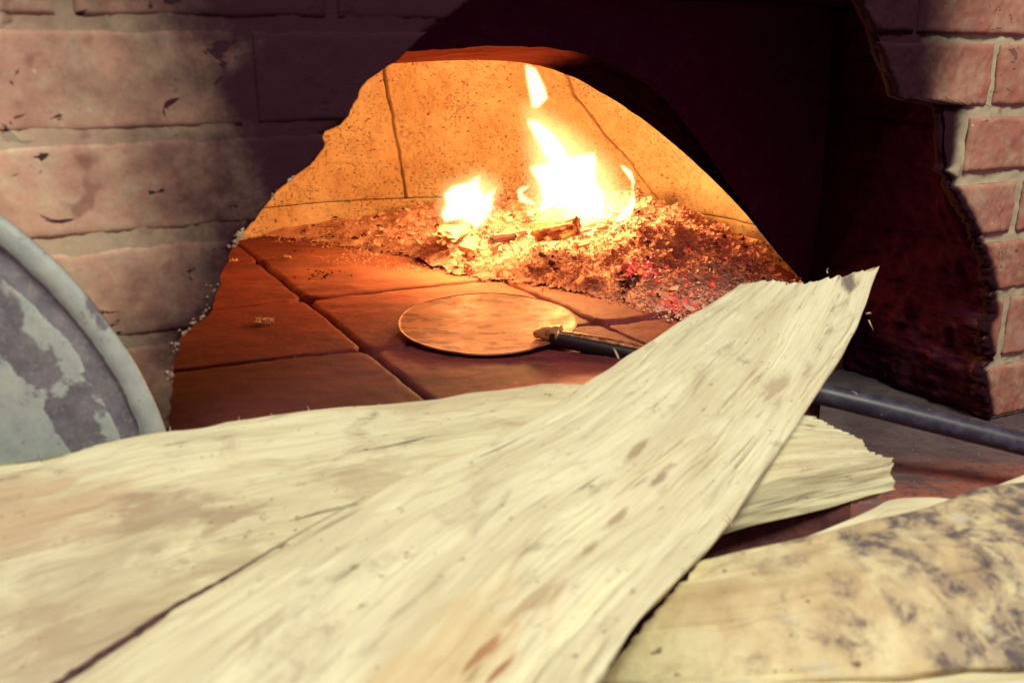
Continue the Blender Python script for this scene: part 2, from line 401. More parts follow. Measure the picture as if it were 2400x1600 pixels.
right_wall = empty('brick_wall', W(1.2, VF, -.11))
tag(right_wall, 'red brick wall right of the oven mouth with a ragged broken edge', 'wall')
wall_patch('mortar', .60, 1.6, -.112, LINTEL, MB_M, right_wall, 'R', v=VF+.0028, depth=.008, rough=.0014, res=.004)
rb = 2345
def zR(y): return on_v(rb, y, VF)[1]
rowsR = [(-70, 82, [(1900, 2150), (2158, 2700)]), (104, 246, [(1950, 2322), (2338, 2900)]), (274, 397, [(2268, 2630), (2650, 3000)]),
         (428, 545, [(2100, 2374), (2394, 2800)]), (567, 678, [(2150, 2520), (2540, 2900)]), (702, 832, [(2100, 2345), (2362, 2800)]), (858, 972, [(2150, 2480), (2500, 2900)])]
for k, (ya, yb, bs) in enumerate(rowsR):
    for j, (xa, xb) in enumerate(bs):
        ym = (ya+yb)/2
        wall_patch('brick', uX(xa, ym), uX(xb, ym), zR(yb), zR(ya), MB_R, right_wall, 'R', proud=.0016+.001*random.random(), seed=90+k*7+j, depth=.008, rough=.001, res=.0028)

# broken jamb of the right hand wall, running back to the mouth wall
n, m = 170, 70
zz = np.linspace(-.112, LINTEL, n)[:, None]; s = np.linspace(0, 1, m)[None, :]
U = (uR0(zz)+.0012)*(1-s**.8)+(.992)*s**.8+(uR(zz)-uR0(zz))*np.clip(1-s/.12, 0, 1)**1.5 ; V = VF+.001+s*(VM1-VF)
course = np.abs(((zz+.112)/.071) % 1-.5)
rel = (1-sstep(.55, .95, s))*1.0*(.0065*fbm(V*26, zz*30, 0, 31)+.006*sstep(.42, .5, course)+.003*noise(V*130, zz*130, 0, 4))
U = U+rel*sstep(0, .08, s)
X = C27*U-S27*V; Y = S27*U+C27*V
brown = np.clip(1-s*12, 0, 1)*sstep(.17, .08, zz)*.8 + .40*sstep(.10, -.08, zz)*np.clip(1.1-s, 0, 1)
mk('jamb', np.stack([X.ravel(), Y.ravel(), np.repeat(zz, m, 1).ravel()], 1), gridf(n, m), M_JAMB, right_wall, attrs={'brown': brown.ravel()})

# crumbs of mortar stuck along the ragged left edge
def shard_mesh(cent, size, flat=.5, seed=0):
    """irregular lumps, one octahedron-like shard with 8 triangles for each centre"""
    r = np.random.default_rng(seed); N = len(cent)
    base = np.array([[1, 0, 0], [0, 1, 0], [-1, 0, 0], [0, -1, 0], [0, 0, 1], [0, 0, -1]], float)
    f = np.array([[0, 1, 4], [1, 2, 4], [2, 3, 4], [3, 0, 4], [1, 0, 5], [2, 1, 5], [3, 2, 5], [0, 3, 5]])
    P = base[None]*(1+r.uniform(-.45, .45, (N, 6, 3)))+r.uniform(-.25, .25, (N, 6, 3))
    P[:, :, 2] *= flat
    a = r.uniform(0, 6.28, N); b = r.normal(0, .45, N)
    ca, sa, cb, sb = np.cos(a), np.sin(a), np.cos(b), np.sin(b)
    x = P[:, :, 0]*ca[:, None]-P[:, :, 1]*sa[:, None]; y = P[:, :, 0]*sa[:, None]+P[:, :, 1]*ca[:, None]; z = P[:, :, 2]
    y2 = y*cb[:, None]-z*sb[:, None]; z2 = y*sb[:, None]+z*cb[:, None]
    Q = np.stack([x, y2, z2], 2)*np.asarray(size)[:, None, None]+np.asarray(cent)[:, None, :]
    return Q.reshape(-1, 3), (f[None]+np.arange(N)[:, None, None]*6).reshape(-1, 3)
r = np.random.default_rng(3)
zc = np.concatenate([r.uniform(.03, .24, 90), r.normal(.125, .008, 14), r.normal(.185, .007, 22), r.normal(.205, .004, 8), r.normal(.235, .003, 3)])
keep = fbm(zc*60, 5.0, 0, 2) > .05
zc = zc[keep]
cu = uL0(zc)-np.abs(r.normal(0, .0032, len(zc)))-.0005
cent = np.stack([C27*cu-S27*(VF-.001), S27*cu+C27*(VF-.001), zc], 1)
v_, f_ = shard_mesh(cent, (.0005+.0035*r.beta(1.2, 5, len(zc))), .8, 4)
tag(mk('mortar_crumbs', v_, f_, M_CRUMB, left_wall, smooth=False), kind='stuff')

# ---- mouth wall with the inner arch
UC = .53
A_PX = [(1880, 668), (1825, 597), (1745, 497), (1690, 440), (1630, 382), (1565, 326), (1500, 274), (1420, 222), (1330, 172), (1230, 145), (1100, 140), (950, 147)]
ar = [on_v(x, y, VM1) for x, y in A_PX]
ar[0] = (ar[0][0], 0.0)
ar = [(ar[0][0]+.004, -.03)]+ar
lft = [on_v(x-34, y-2, VM0) for x, y in ((900, 160), (852, 186), (803, 262), (742, 308), (700, 362), (640, 432), (592, 500), (540, 560), (510, 620), (490, 690), (450, 745), (415, 800), (388, 880))]
lft.append((lft[-1][0]-.01, -.03))
arch = np.array(ar+lft)
# resample
def resample(p, n):
    d = np.r_[0, np.cumsum(np.linalg.norm(np.diff(p, axis=0), axis=1))]
    t = np.linspace(0, d[-1], n); return np.stack([np.interp(t, d, p[:, k]) for k in range(p.shape[1])], 1)
NA = 160
arc = resample(arch, NA)
k = np.ones(7)/7; sm = arc.copy()
for c_ in (0, 1): sm[3:-3, c_] = np.convolve(arc[:, c_], k, 'valid')
arc = sm
arc_f = arc.copy(); arc_f[:, 1] = arc[:, 1]+.013*sstep(0, .2, arc[:, 1]); arc_f[:, 0] = UC+(arc[:, 0]-UC)*(1+.03*0)
ang = np.arctan2(arc[:, 1]+.03, arc[:, 0]-UC)
outer = np.stack([UC+np.clip(np.cos(ang)*3, -.72, .72), np.clip(-.13+np.sin(ang)*3, -.13, .80)], 1)
mouth = empty('oven_mouth', W(UC, VM0, 0))
tag(mouth, 'soot black arched mouth of the oven framing the glowing chamber', 'oven mouth')
def rings(fr, to, v0, v1, K, name, mat, amp=.002, attrs=None, flip=False):
    P = []
    for q in range(K):
        s_ = (q/(K-1))
        e = fr*(1-s_)+to*s_; vv = v0*(1-s_)+v1*s_
        a_ = amp*fbm(e[:, 0]*40, e[:, 1]*40, vv*60, 17)
        P.append(np.stack(W(e[:, 0]+a_*.5, vv+a_, e[:, 1]+a_*.7), 1))
    P = np.vstack(P)
    return mk(name, P, gridf(K, NA, flip=flip), mat, mouth, attrs=attrs(P) if attrs else None)
vfr = np.maximum(VM0, VM1-.004-(VM1-.004-VM0)*sstep(.86, .60, arc[:, 0]))   # the ring thins out on its right side
rings(arc_f, outer, vfr, np.full(NA, VM0), 40, 'mouth_wall', M_SOOT, .003)
rings(arc, outer, VM1, VM1, 6, 'mouth_wall_back', M_SOOT, .0)
def soff(P):
    u = P[:, 0]*C27+P[:, 1]*S27
    return {'soot': sstep(.46, .66, u)*1.6}
rings(arc_f, arc, vfr, np.full(NA, VM1), 24, 'arch_soffit', M_INT, .0016, soff, True)
# vestibule ceiling and left return
mk('vestibule_ceiling', [W(-.2, VF+.1, .72), W(1.3, VF+.1, .72), W(1.3, VM1, .72), W(-.2, VM1, .72)], [(0, 1, 2, 3)], M_SOOT, mouth)

# ================================================================ DOME CHAMBER
VC, RD = 1.24, .525
def dome_r(z):
    return np.where(z < .125, RD, (RD+.006)*np.sqrt(np.clip(1-((z-.125)/.36)**2*.98, 0.0004, 1)))
def hit_dome(px, py):
    a, b, c = ray(px, py); L = math.sqrt(a*a+b*b+c*c); a, b, c = a/L, b/L, c/L
    best = None
    for t in np.arange(1.2, 2.4, .001):
        x, y, z = a*t, b*t, CAMH+c*t
        u, v = C27*x+S27*y, -S27*x+C27*y
        if v > VM1 and math.hypot(u-UC, v-VC) > dome_r(z): return math.atan2(u-UC, v-VC), z
    return 0, 0
j1 = [hit_dome(x, y) for x, y in ((900, 170), (920, 270), (935, 360), (948, 440))]
j2 = [hit_dome(x, y) for x, y in ((1345, 225), (1420, 320), (1480, 390), (1550, 480))]
def jf(j):
    j = sorted([(z, p) for p, z in j]); z = np.array([a for a, b in j]); p = np.array([b for a, b in j])
    kb = (p[1]-p[0])/(z[1]-z[0]); kt = (p[-1]-p[-2])/(z[-1]-z[-2])
    return lambda q: np.where(q < z[0], p[0]+kb*.4*(q-z[0]), np.where(q > z[-1], p[-1]+kt*.3*(q-z[-1]), np.interp(q, z, p)))
J1, J2 = jf(j1), jf(j2)
print('joints', j1, j2)
dome = empty('oven_chamber', W(UC, VC, 0))
tag(dome, 'domed refractory oven chamber lit orange by the fire', 'oven')
def dome_seg(name, fa, fb, z0, z1, n, m, mat, seed, gap=.004, jag=.0012):
    z = np.linspace(z0, z1, n)[:, None]; s = np.linspace(0, 1, m)[None, :]
    fa_, fb_ = fa(z)+0*s, fb(z)+0*s
    fa_ = fa_+jag*fbm(z*60, seed, 0, seed)*2; fb_ = fb_+jag*fbm(z*60, seed+9, 0, seed+4)*2
    ph = fa_*(1-s)+fb_*s
    arcd = np.minimum(ph-fa_, fb_-ph)*RD
    rr = dome_r(z)+0*s
    rr = rr+.0035*fbm(ph*14, z*22, 0, 41)+.0008*fbm(ph*120, z*170, 0, 43)
    zd = np.minimum(z-z0, z1-z)+0*s
    e = np.clip(arcd/gap, 0, 1); ez = np.clip(zd/.003, 0, 1)
    rr = rr+.016*(1-e)**1.2+.0022*(1-ez)**2
    u = UC+np.sin(ph)*rr; v = VC+np.cos(ph)*rr
    P = np.stack([(C27*u-S27*v).ravel(), (S27*u+C27*v).ravel(), (z+0*s).ravel()], 1)
    F = gridf(n, m)
    vv = v.ravel(); F = [q for q in F if min(vv[i] for i in q) > VM1-.003]
    used = np.unique(np.array(F)); mp = -np.ones(len(P), int); mp[used] = np.arange(len(used))
    return mk(name, P[used], [tuple(mp[i] for i in q) for q in F], mat, dome)
cst = lambda a: (lambda z: np.asarray(z)*0+a)
ZT = .478
dome_seg('dome_panel', cst(-2.2), lambda z: cst(-1.15)(z), .052, ZT, 90, 110, M_DOME, 3)
dome_seg('dome_panel', cst(-1.15), J1, .052, ZT, 150, 180, M_DOME, 5)
dome_seg('dome_panel', J1, J2, .052, ZT, 190, 330, M_DOME, 8)
dome_seg('dome_panel', J2, cst(2.2), .052, ZT, 150, 280, M_DOME, 12)
for a, b, s_ in ((-2.2, -.9, 1), (-.9, .62, 2), (.62, 2.2, 3)):
    dome_seg('base_block', cst(a), cst(b), -.02, .0505, 40, 200, M_DOME, 20+s_, gap=.003)

th_ = np.linspace(-2.2, 2.2, 80)[None]; z_ = np.linspace(-.02, .47, 30)[:, None]; rb_ = dome_r(z_)+.03+0*th_
ub, vb = UC+np.sin(th_)*rb_, np.maximum(VC+np.cos(th_)*rb_, VM1)
mk('light_block_shell', np.stack([(C27*ub-S27*vb).ravel(), (S27*ub+C27*vb).ravel(), (z_+0*th_).ravel()], 1), gridf(30, 80), M_BEDDING, dome)  # unseen shell added behind the panels to stop light leaking through gaps
# ================================================================ HEARTH
hearth = empty('hearth', W(UC, 1.1, -.04)); tag(hearth, kind='structure')
def ash_shade_of(u, v):  # ash dust; negative values carry the shade painted on the front tiles
    d = np.hypot(u-.62, v-1.36)
    return np.clip(1.25-d/.42, -.4, 1.1)+1.25*np.exp(-((u-.47)**2/.012+(v-.742)**2/.0011))
def tile(c00, c10, c11, c01, zt, seed):
    n = m = 64
    s = np.linspace(0, 1, n); s = s*s*(3-2*s)*.25+s*.75
    S, T = np.meshgrid(s, s)
    P = (1-S)[..., None]*(1-T)[..., None]*np.array(c00)+S[..., None]*(1-T)[..., None]*np.array(c10)+S[..., None]*T[..., None]*np.array(c11)+(1-S)[..., None]*T[..., None]*np.array(c01)
    # rounded corners
    a = np.abs(S*2-1); b = np.abs(T*2-1)
    cc = np.clip(a-.86, 0, 1)/.14*np.clip(b-.86, 0, 1)/.14
    ctr = np.array([c00, c10, c11, c01]).mean(0)
    P = P+(ctr-P)*(.045*cc)[..., None]
    e = np.minimum(np.minimum(S, 1-S), np.minimum(T, 1-T))*.29
    u, v = P[..., 0], P[..., 1]
    chip = np.clip(fbm(u*60, v*60, 0, seed)*.5+.5, 0, 1)
    z = zt-.0036*(1-np.clip(e/(.003+.005*chip), 0, 1))**2+.0011*fbm(u*16, v*16, 0, 3)+.0004*fbm(u*110, v*110, 0, 9)
    V = np.stack([(C27*u-S27*v).ravel(), (S27*u+C27*v).ravel(), z.ravel()], 1)
    F = gridf(n, m)
    per = [j for j in range(m)]+[i*m+m-1 for i in range(1, n)]+[(n-1)*m+j for j in range(m-2, -1, -1)]+[i*m for i in range(n-2, 0, -1)]
    off = len(V); V = np.vstack([V, V[per]-np.array([0, 0, .03])])
    for k in range(len(per)): F.append((per[(k+1) % len(per)], per[k], off+k, off+(k+1) % len(per)))
    uu = C27*V[:, 0]+S27*V[:, 1]; vv = -S27*V[:, 0]+C27*V[:, 1]
    return mk('tile', V, F, M_TILE, hearth, attrs={'ash': ash_shade_of(uu, vv)})
US = [-.012, .303, .597, .885, 1.17]
def vrow(j, u):
    return [.655, .955-.085*(u-.3), 1.216, 1.50, 1.79][j]
g = .0028
for j in range(4):
    for i in range(4):
        if j == 0 and i == 3: continue
        gg = g*(2.2 if j == 0 else 1)
        u0, u1 = US[i]+g*.8, US[i+1]-g*.8
        if j == 0 and i == 2: u1 = .69
        tile((u0, vrow(j, u0)+gg), (u1, vrow(j, u1)+gg), (u1, vrow(j+1, u1)-gg), (u0, vrow(j+1, u0)-gg), -.0012*((i+j) % 3), i*7+j)
mk('hearth_bed', [W(-.1, .66, -.018), W(.70, .66, -.018), W(.70, .90, -.018), W(1.2, .90, -.018), W(1.2, 1.8, -.018), W(-.1, 1.8, -.018)] +
   [W(-.1, .66, -.112), W(.70, .66, -.112), W(.70, .90, -.112), W(1.2, .90, -.112), W(1.2, 1.8, -.112), W(-.1, 1.8, -.112)],
   [(0, 1, 2, 3, 4, 5)]+[(i, i+6, (i+1) % 6+6, (i+1) % 6) for i in range(6)], M_BEDDING, hearth, smooth=False)

# ================================================================ ASH BED
apx = [(560, 552), (720, 562), (850, 585), (930, 600), (1010, 632), (1130, 655), (1290, 672), (1420, 700), (1540, 735), (1700, 790), (1880, 860)]
ab = np.array([on_z(x, y) for x, y in apx])
def ash_d(u, v):
    """distance behind the front line of the ash"""
    best = np.full(np.shape(u), 9.); sgn = np.ones(np.shape(u))
    for k in range(len(ab)-1):
        a, b = ab[k], ab[k+1]; d = b-a; L2 = d@d
        t = np.clip(((u-a[0])*d[0]+(v-a[1])*d[1])/L2, 0, 1)
        dx, dy = u-a[0]-t*d[0], v-a[1]-t*d[1]; dist = np.hypot(dx, dy)
        cr = d[0]*dy-d[1]*dx
        m_ = dist < best; best = np.where(m_, dist, best); sgn = np.where(m_, np.sign(cr), sgn)
    return best*sgn
def ash_h(u, v):
    d = ash_d(u, v)+.012*fbm(u*30, v*30, 0, 61)
    right = sstep(.55, .9, u)
    back = sstep(.30, .55, u)
    H = (.011+.040*right+.026*back)
    h = H*(1-np.exp(-np.clip(d, 0, 1)/(.085)))
    h = h+.012*np.exp(-((u-.60)**2+(v-1.36)**2)/.006)*(d > 0)+.010*np.exp(-((u-.80)**2+(v-1.22)**2)/.008)*(d > 0)
    h = h+.022*np.exp(-np.clip(RD-np.hypot(u-UC, v-VC), 0, 1)/.05)*sstep(.30, .42, u)*sstep(.95, .75, u)*(v > 1.3)*sstep(0, .05, d)
    h = h*(1+.28*fbm(u*22, v*22, 0, 62, 3))+np.where(d > 0, .0035*fbm(u*75, v*75, 0, 63, 3)*np.clip(d/.03, 0, 1), 0)
    h = h*sstep(.90, 1.12, v)*(1-sstep(.93, .975, u)*sstep(1.06, .98, v))
    h = h*(.34+.66*sstep(0, .14, RD-np.hypot(u-UC, v-VC)))
    return np.where(d > 0, np.maximum(h, .0003), -.006)
n = 260
ug = np.linspace(.0, 1.08, n); vg = np.linspace(.92, 1.80, n)
U, V = np.meshgrid(ug, vg); H = ash_h(U, V)
P = np.stack([(C27*U-S27*V).ravel(), (S27*U+C27*V).ravel(), H.ravel()], 1)
Rr = np.hypot(U-UC, V-VC).ravel(); hh = H.ravel(); vv = V.ravel()
uu_ = U.ravel(); okv = ((Rr < RD+.012) | (vv < 1.1)) & (uu_ < .955) & (vv > .93) & (vv > VM0-.02) & (hh > -.005)
F_ = [q for q in gridf(n, n) if all(okv[i] for i in q)]
used = np.unique(np.array(F_)); mp = -np.ones(len(P), int); mp[used] = np.arange(len(used))
tag(mk('ash', P[used], [tuple(mp[i] for i in q) for q in F_], M_ASH), 'thick bed of grey ash heaped under and beside the fire', 'ash', kind='stuff')
# flakes
def flakes(cent, size, seed, curl=1.0, tilt=.6):
    r = np.random.default_rng(seed); N = len(cent)
    k = 6; a = np.arange(k)/k*2*np.pi
    ring = np.stack([np.cos(a), np.sin(a)], 1)[None]*(r.uniform(.55, 1.25, (N, k, 1)))
    ring[:, :, 1] *= r.uniform(.45, 1, (N, 1))
    cz = r.uniform(.1, .7, (N, 1))*curl
    top = np.concatenate([ring, (cz*(ring**2).sum(2))[:, :, None]+r.normal(0, .10, (N, k, 1))], 2)
    c0 = np.zeros((N, 1, 3)); c1 = np.zeros((N, 1, 3)); c1[:, :, 2] = -.28
    P = np.concatenate([top, c0, c1], 1)
    f = []
    for i in range(k): f += [(i, (i+1) % k, 6), ((i+1) % k, i, 7)]
    f = np.array(f)
    ax = r.normal(0, tilt, (N, 3)); ax[:, 2] = r.uniform(0, 6.28, N)
    cx, sx = np.cos(ax[:, 0])[:, None], np.sin(ax[:, 0])[:, None]
    cy, sy = np.cos(ax[:, 1])[:, None], np.sin(ax[:, 1])[:, None]
    cz_, sz = np.cos(ax[:, 2])[:, None], np.sin(ax[:, 2])[:, None]
    x, y, z = P[..., 0], P[..., 1], P[..., 2]
    y, z = y*cx-z*sx, y*sx+z*cx; x, z = x*cy+z*sy, -x*sy+z*cy; x, y = x*cz_-y*sz, x*sz+y*cz_
    Q = np.stack([x, y, z], 2)*np.asarray(size)[:, None, None]+np.asarray(cent)[:, None]
    return Q.reshape(-1, 3), (f[None]+np.arange(N)[:, None, None]*8).reshape(-1, 3)
def scatter(N, seed, test, jit=.002):
    r = np.random.default_rng(seed); u = r.uniform(.02, 1.06, N*3); v = r.uniform(.885, 1.77, N*3)
    k = test(u, v, r) & ((np.hypot(u-UC, v-VC) < RD-.004) | ((v < 1.05) & (u < .975))) ; u, v = u[k][:N], v[k][:N]
    h = np.maximum(ash_h(u, v), 0)+r.uniform(0, jit, len(u))
    return np.stack([C27*u-S27*v, S27*u+C27*v, h+.0012], 1), u, v, r
c_, u_, v_, r = scatter(26000, 11, lambda u, v, r: (ash_d(u, v)+r.normal(0, .010, len(u)) > 0) & (u < .965-.05*(v < 1.0)) & ((RD-np.hypot(u-UC, v-VC) > .05*r.random(len(u))) | (u > .8)))
sz = (.0009+.0026*r.beta(1.3, 4, len(u_)))*(.8+1.0*sstep(.5, .85, u_))+.0008*(r.random(len(u_)) < .15)
vf, ff = flakes(c_, sz, 12, .8, .38)
tag(mk('ash_flakes', vf, ff, M_FLAKE, smooth=False), 'curled flakes of burnt wood covering the ash bed', 'ash flakes', kind='stuff')
c_, u_, v_, r = scatter(520, 21, lambda u, v, r: (ash_d(u, v) > .01) & (u > .5) & (r.random(len(u)) < .6))
vf, ff = flakes(c_+np.array([0, 0, .003]), r.uniform(.005, .0095, len(u_)), 22, .7, .5)
tag(mk('char_flakes', vf, ff, M_FLAKE, smooth=False), 'larger curled char flakes lying on the right of the ash', 'char flakes', kind='stuff')
c_, u_, v_, r = scatter(260, 31, lambda u, v, r: (ash_d(u, v) > .0) & (r.random(len(u)) < .7))
v2, f2 = shard_mesh(c_+np.array([0, 0, .001]), r.uniform(.002, .006, len(u_)), .6, 32)
tag(mk('charcoal_bits', v2, f2, M_CHAR, smooth=False), 'small dark charcoal bits scattered through the ash', 'charcoal', kind='stuff')
# dust and crumbs strewn on the tiles in front of the ash
def strewn(name, pts, N, spread, smin, smax, mat, seed, label, cat):
    r = np.random.default_rng(seed); P = []
    for x, y in pts:
        u, v = on_z(x, y)
        for _ in range(N):
            P.append(W(u+r.normal(0, spread), v+r.normal(0, spread*1.1), .0012))
    v_, f_ = shard_mesh(np.array(P), r.uniform(smin, smax, len(P)), .45, seed)
    return tag(mk(name, v_, f_, mat, smooth=False), label, cat, kind='stuff')
strewn('ash_crumbs', [(760, 565), (800, 575), (850, 590), (700, 560), (830, 610), (900, 618), (870, 598), (940, 622)], 75, .022, .0006, .0022, M_FLAKE, 41, 'loose pale crumbs trailing off the left end of the ash', 'crumbs')
strewn('char_specks', [(730, 640), (760, 650), (715, 590), (790, 640), (640, 552), (600, 556)], 14, .016, .0008, .0028, M_CHAR, 42, 'dark specks of char on the tile left of the ash', 'char')

# popcorn like crumb on the tile
cu, cv = on_z(622, 758)
r = np.random.default_rng(51)
P = np.array([W(cu+r.normal(0, .0052), cv+r.normal(0, .0062), .0025+abs(r.normal(0, .0013))) for _ in range(60)])
vf, ff = flakes(P, r.uniform(.0014, .0036, 60), 52, 1, .9)
tag(mk('ash_flake', vf, ff, m_simple('flake_white', (.92, .78, .55), .9), smooth=False), 'single pale crumbly flake alone on the dark front left tile', 'ash flake')
cu, cv = on_z(546, 616)
P = np.array([W(cu+r.normal(0, .004), cv+r.normal(0, .005), .002+abs(r.normal(0, .001))) for _ in range(22)])
vf, ff = flakes(P, r.uniform(.0010, .0026, 22), 53, 1, .9)
tag(mk('ash_flake', vf, ff, M_FLAKE, smooth=False), 'small ash flake on the tile close to the left wall edge', 'ash flake')
cu, cv = on_z(668, 604)
P = np.array([W(cu+r.normal(0, .004), cv+r.normal(0, .005), .002+abs(r.normal(0, .001))) for _ in range(22)])
vf, ff = flakes(P, r.uniform(.0010, .0030, 22), 54, 1, .9)
tag(mk('ash_flake', vf, ff, M_FLAKE, smooth=False), 'small ash flake just left of the loose crumbs near the back', 'ash flake')

# ================================================================ LOG BUILDER (also for the burning wood)
def spl(P, t):
    """Catmull-Rom through rows of P at t in [0,1]"""
    P = np.asarray(P, float); n = len(P); x = t*(n-1); i = np.clip(np.floor(x).astype(int), 0, n-2); f = (x-i)[:, None]
    g = lambda k: P[np.clip(k, 0, n-1)]
    p0, p1, p2, p3 = g(i-1), g(i), g(i+1), g(i+2)
    return .5*((2*p1)+(-p0+p2)*f+(2*p0-5*p1+4*p2-p3)*f*f+(-p0+3*p1-3*p2+p3)*f**3)
def loft(name, rails, mat, parent, n=300, m=160, amp=.0012, ridge=.0018, rough_end=(.006, .006), seed=0, counts=None, wear=None, soft=.06, big=.002):
    """rails: list of closed-section corner rails, each a list of 3D points along the log"""
    k = len(rails); t = np.linspace(0, 1, n)
    RL = np.stack([spl(r_, t) for r_ in rails], 1)             # n,k,3
    # perimeter resample of each section
    seg = np.linalg.norm(np.roll(RL, -1, 1)-RL, axis=2).mean(0); cum = np.r_[0, np.cumsum(seg)]
    per = cum[-1]; s = np.linspace(0, per, m, endpoint=False)
    idx = np.clip(np.searchsorted(cum, s, 'right')-1, 0, k-1); f = (s-cum[idx])/seg[idx]
    S = RL[:, idx]*(1-f)[None, :, None]+RL[:, (idx+1) % k]*f[None, :, None]
    w_ = max(1, int(soft*m/2))
    ker = np.hanning(2*w_+3)[1:-1]; ker /= ker.sum()
    pad = np.concatenate([S[:, -w_:], S, S[:, :w_]], 1)
    S = sum(ker[q]*pad[:, q:q+m] for q in range(2*w_+1))
    L = np.r_[0, np.cumsum(np.linalg.norm(np.diff(S.mean(1), axis=0), axis=1))]
    tt = L[:, None]+0*s[None]; ss = s[None]+0*L[:, None]
    # normals
    dt = np.gradient(S, axis=0); ds = np.roll(S, -1, 1)-np.roll(S, 1, 1)
    N = np.cross(dt, ds); N /= np.linalg.norm(N, axis=2, keepdims=True)+1e-12
    cen = S.mean(1, keepdims=True); sg = np.sign(((S-cen)*N).sum(2).mean()); N *= sg
    warp = .006*fbm(tt*9, ss*14, 0, seed+2, 3)
    th = ss+warp
    D = ridge*fbm(tt*5.5, th*48, 0, seed+5, 3)+amp*fbm(tt*22, th*210, 0, seed+6, 3)+big*fbm(tt*12, ss*24, 0, seed+8, 3)
    gouge = np.clip(fbm(tt*11, th*95, 0, seed+9, 3)-.62, 0, 1); D = D-.006*gouge
    # keep the seam continuous
    blend = np.clip((m-np.arange(m))/8., 0, 1)[None]; D = D*blend+D[:, :1]*(1-blend)
    S = S+N*D[..., None]
    # fibrous ends
    ax = np.diff(S.mean(1), axis=0); ax0 = ax[0]/np.linalg.norm(ax[0]); ax1 = ax[-1]/np.linalg.norm(ax[-1])
    fib = fbm(ss[0]*160, seed*1.7, 0, seed+20, 3)
    fall = np.exp(-L/.02)[:, None]; fall1 = np.exp(-(L[-1]-L)/.02)[:, None]
    S = S-ax0*(rough_end[0]*fib*fall)[..., None]+ax1*(rough_end[1]*fib[None]*fall1)[..., None]
    verts = S.reshape(-1, 3); uv = np.stack([tt.ravel(), ss.ravel()], 1)
    faces = []
    for i in range(n-1):
        for j in range(m):
            a = i*m+j; b = i*m+(j+1) % m; faces.append((a, b, b+m, a+m))
    V = [verts]; UVs = [uv]; off = len(verts)
    for end in (0, 1):
        ring = S[-1 if end else 0]; c = ring.mean(0); prev = ((n-1)*m if end else 0); axx = ax1 if end else -ax0
        for q, sc_ in enumerate((.88, .7, .5, .3, .12)):
            nr = c+(ring-c)*sc_+axx*(.0025*fbm(ss[0]*90*sc_, q*3.3, 0, seed+33, 3))[:, None]
            V.append(nr); UVs.append(np.stack([tt[-1 if end else 0]+(1-sc_)*.004, s*sc_+q*.002], 1))
            for j in range(m):
                a, b = prev+j, prev+(j+1) % m; c1, d1 = off+j, off+(j+1) % m
                faces.append((a, b, d1, c1) if not end else (b, a, c1, d1))
            prev = off; off += m
        faces.append(tuple(prev+j for j in range(m)))
    V = np.vstack(V); UVs = np.vstack(UVs)
    o = mk(name, V, faces, mat, parent, uv=UVs, attrs={'wear': wear(V) if wear else np.zeros(len(V))})
    return o
# ================================================================ BURNING WOOD
def m_burn():
    t = NT('burning_wood'); p = t.pos(); uv = t.uv()
    n = t.noise(t.map(uv, (30, 160, 1)), 1, 5, .6, 1); n2 = t.noise(p, 70, 4, .6)
    c = t.mix(t.rng(n, .4, .62), (.62, .38, .22), (.22, .04, .03))
    e = t.math('MULTIPLY', t.rng(n2, .46, .60), t.rng(n, .38, .6, 1., .2))
    ec = t.mix(t.rng(n2, .45, .7), (1, .06, .02), (1, .45, .06))
    return t.pbsdf(Base_Color=c, Roughness=.8, Emission_Color=ec, Emission_Strength=t.math('MULTIPLY', e, 1.6), Normal=t.bump(n, .8, .003))
M_BURN = m_burn(); M_SCORCH = m_wood('scorched_wood', (.60, .36, .24), (.40, .17, .12), streak=.9, specks=.6)
def stick(name, p0, p1, r0, r1, mat, seed, label, cat, kk=5, up=.8):
    p0, p1 = np.array(p0), np.array(p1); d = p1-p0; d /= np.linalg.norm(d)
    a = np.cross(d, [0, 0, 1]); a /= np.linalg.norm(a); b = np.cross(a, d)
    rr = np.random.default_rng(seed); rails = []
    for q in range(kk):
        th = q/kk*6.283+rr.uniform(-.25, .25); f = rr.uniform(.75, 1.2)
        rails.append([(p0*(1-s_)+p1*s_)+(a*math.cos(th)+b*math.sin(th)*up)*f*(r0*(1-s_)+r1*s_)*(1+.15*rr.normal()) for s_ in (0, .35, .7, 1)])
    return tag(loft(name, rails, mat, None, n=60, m=60, amp=.0008, ridge=.0016, rough_end=(.004, .004), seed=seed, big=.0015, soft=.08), label, cat)
def pt(px, py, z):                      # point at height z seen at a pixel
    u, v = on_z(px, py, z); return W(u, v, z)
stick('burning_log', pt(1258, 545, .062), pt(1352, 528, .078), .020, .016, M_BURN, 101, 'glowing charred log end with a dark red hollow under the tall flame', 'log')
stick('burning_log', pt(1338, 540, .058), pt(1418, 522, .070), .022, .014, M_SCORCH, 102, 'pale flaking burnt log at the right foot of the tall flame', 'log')
stick('burning_log', pt(1046, 560, .046), pt(1090, 535, .050), .021, .014, M_SCORCH, 103, 'blocky burnt log standing in the ash under the low left flame', 'log')
stick('burning_log', pt(1085, 575, .036), pt(1120, 590, .030), .012, .008, M_SCORCH, 104, 'short charred stick lying below the left flame', 'log')
stick('burning_log', pt(1350, 575, .045), pt(1455, 548, .052), .006, .004, M_BURN, 105, 'thin dark red charred stick below the tall flame', 'log')
stick('burning_log', pt(1150, 562, .045), pt(1235, 545, .050), .008, .006, M_CHAR, 106, 'dark charred stick lying between the two flames', 'log')
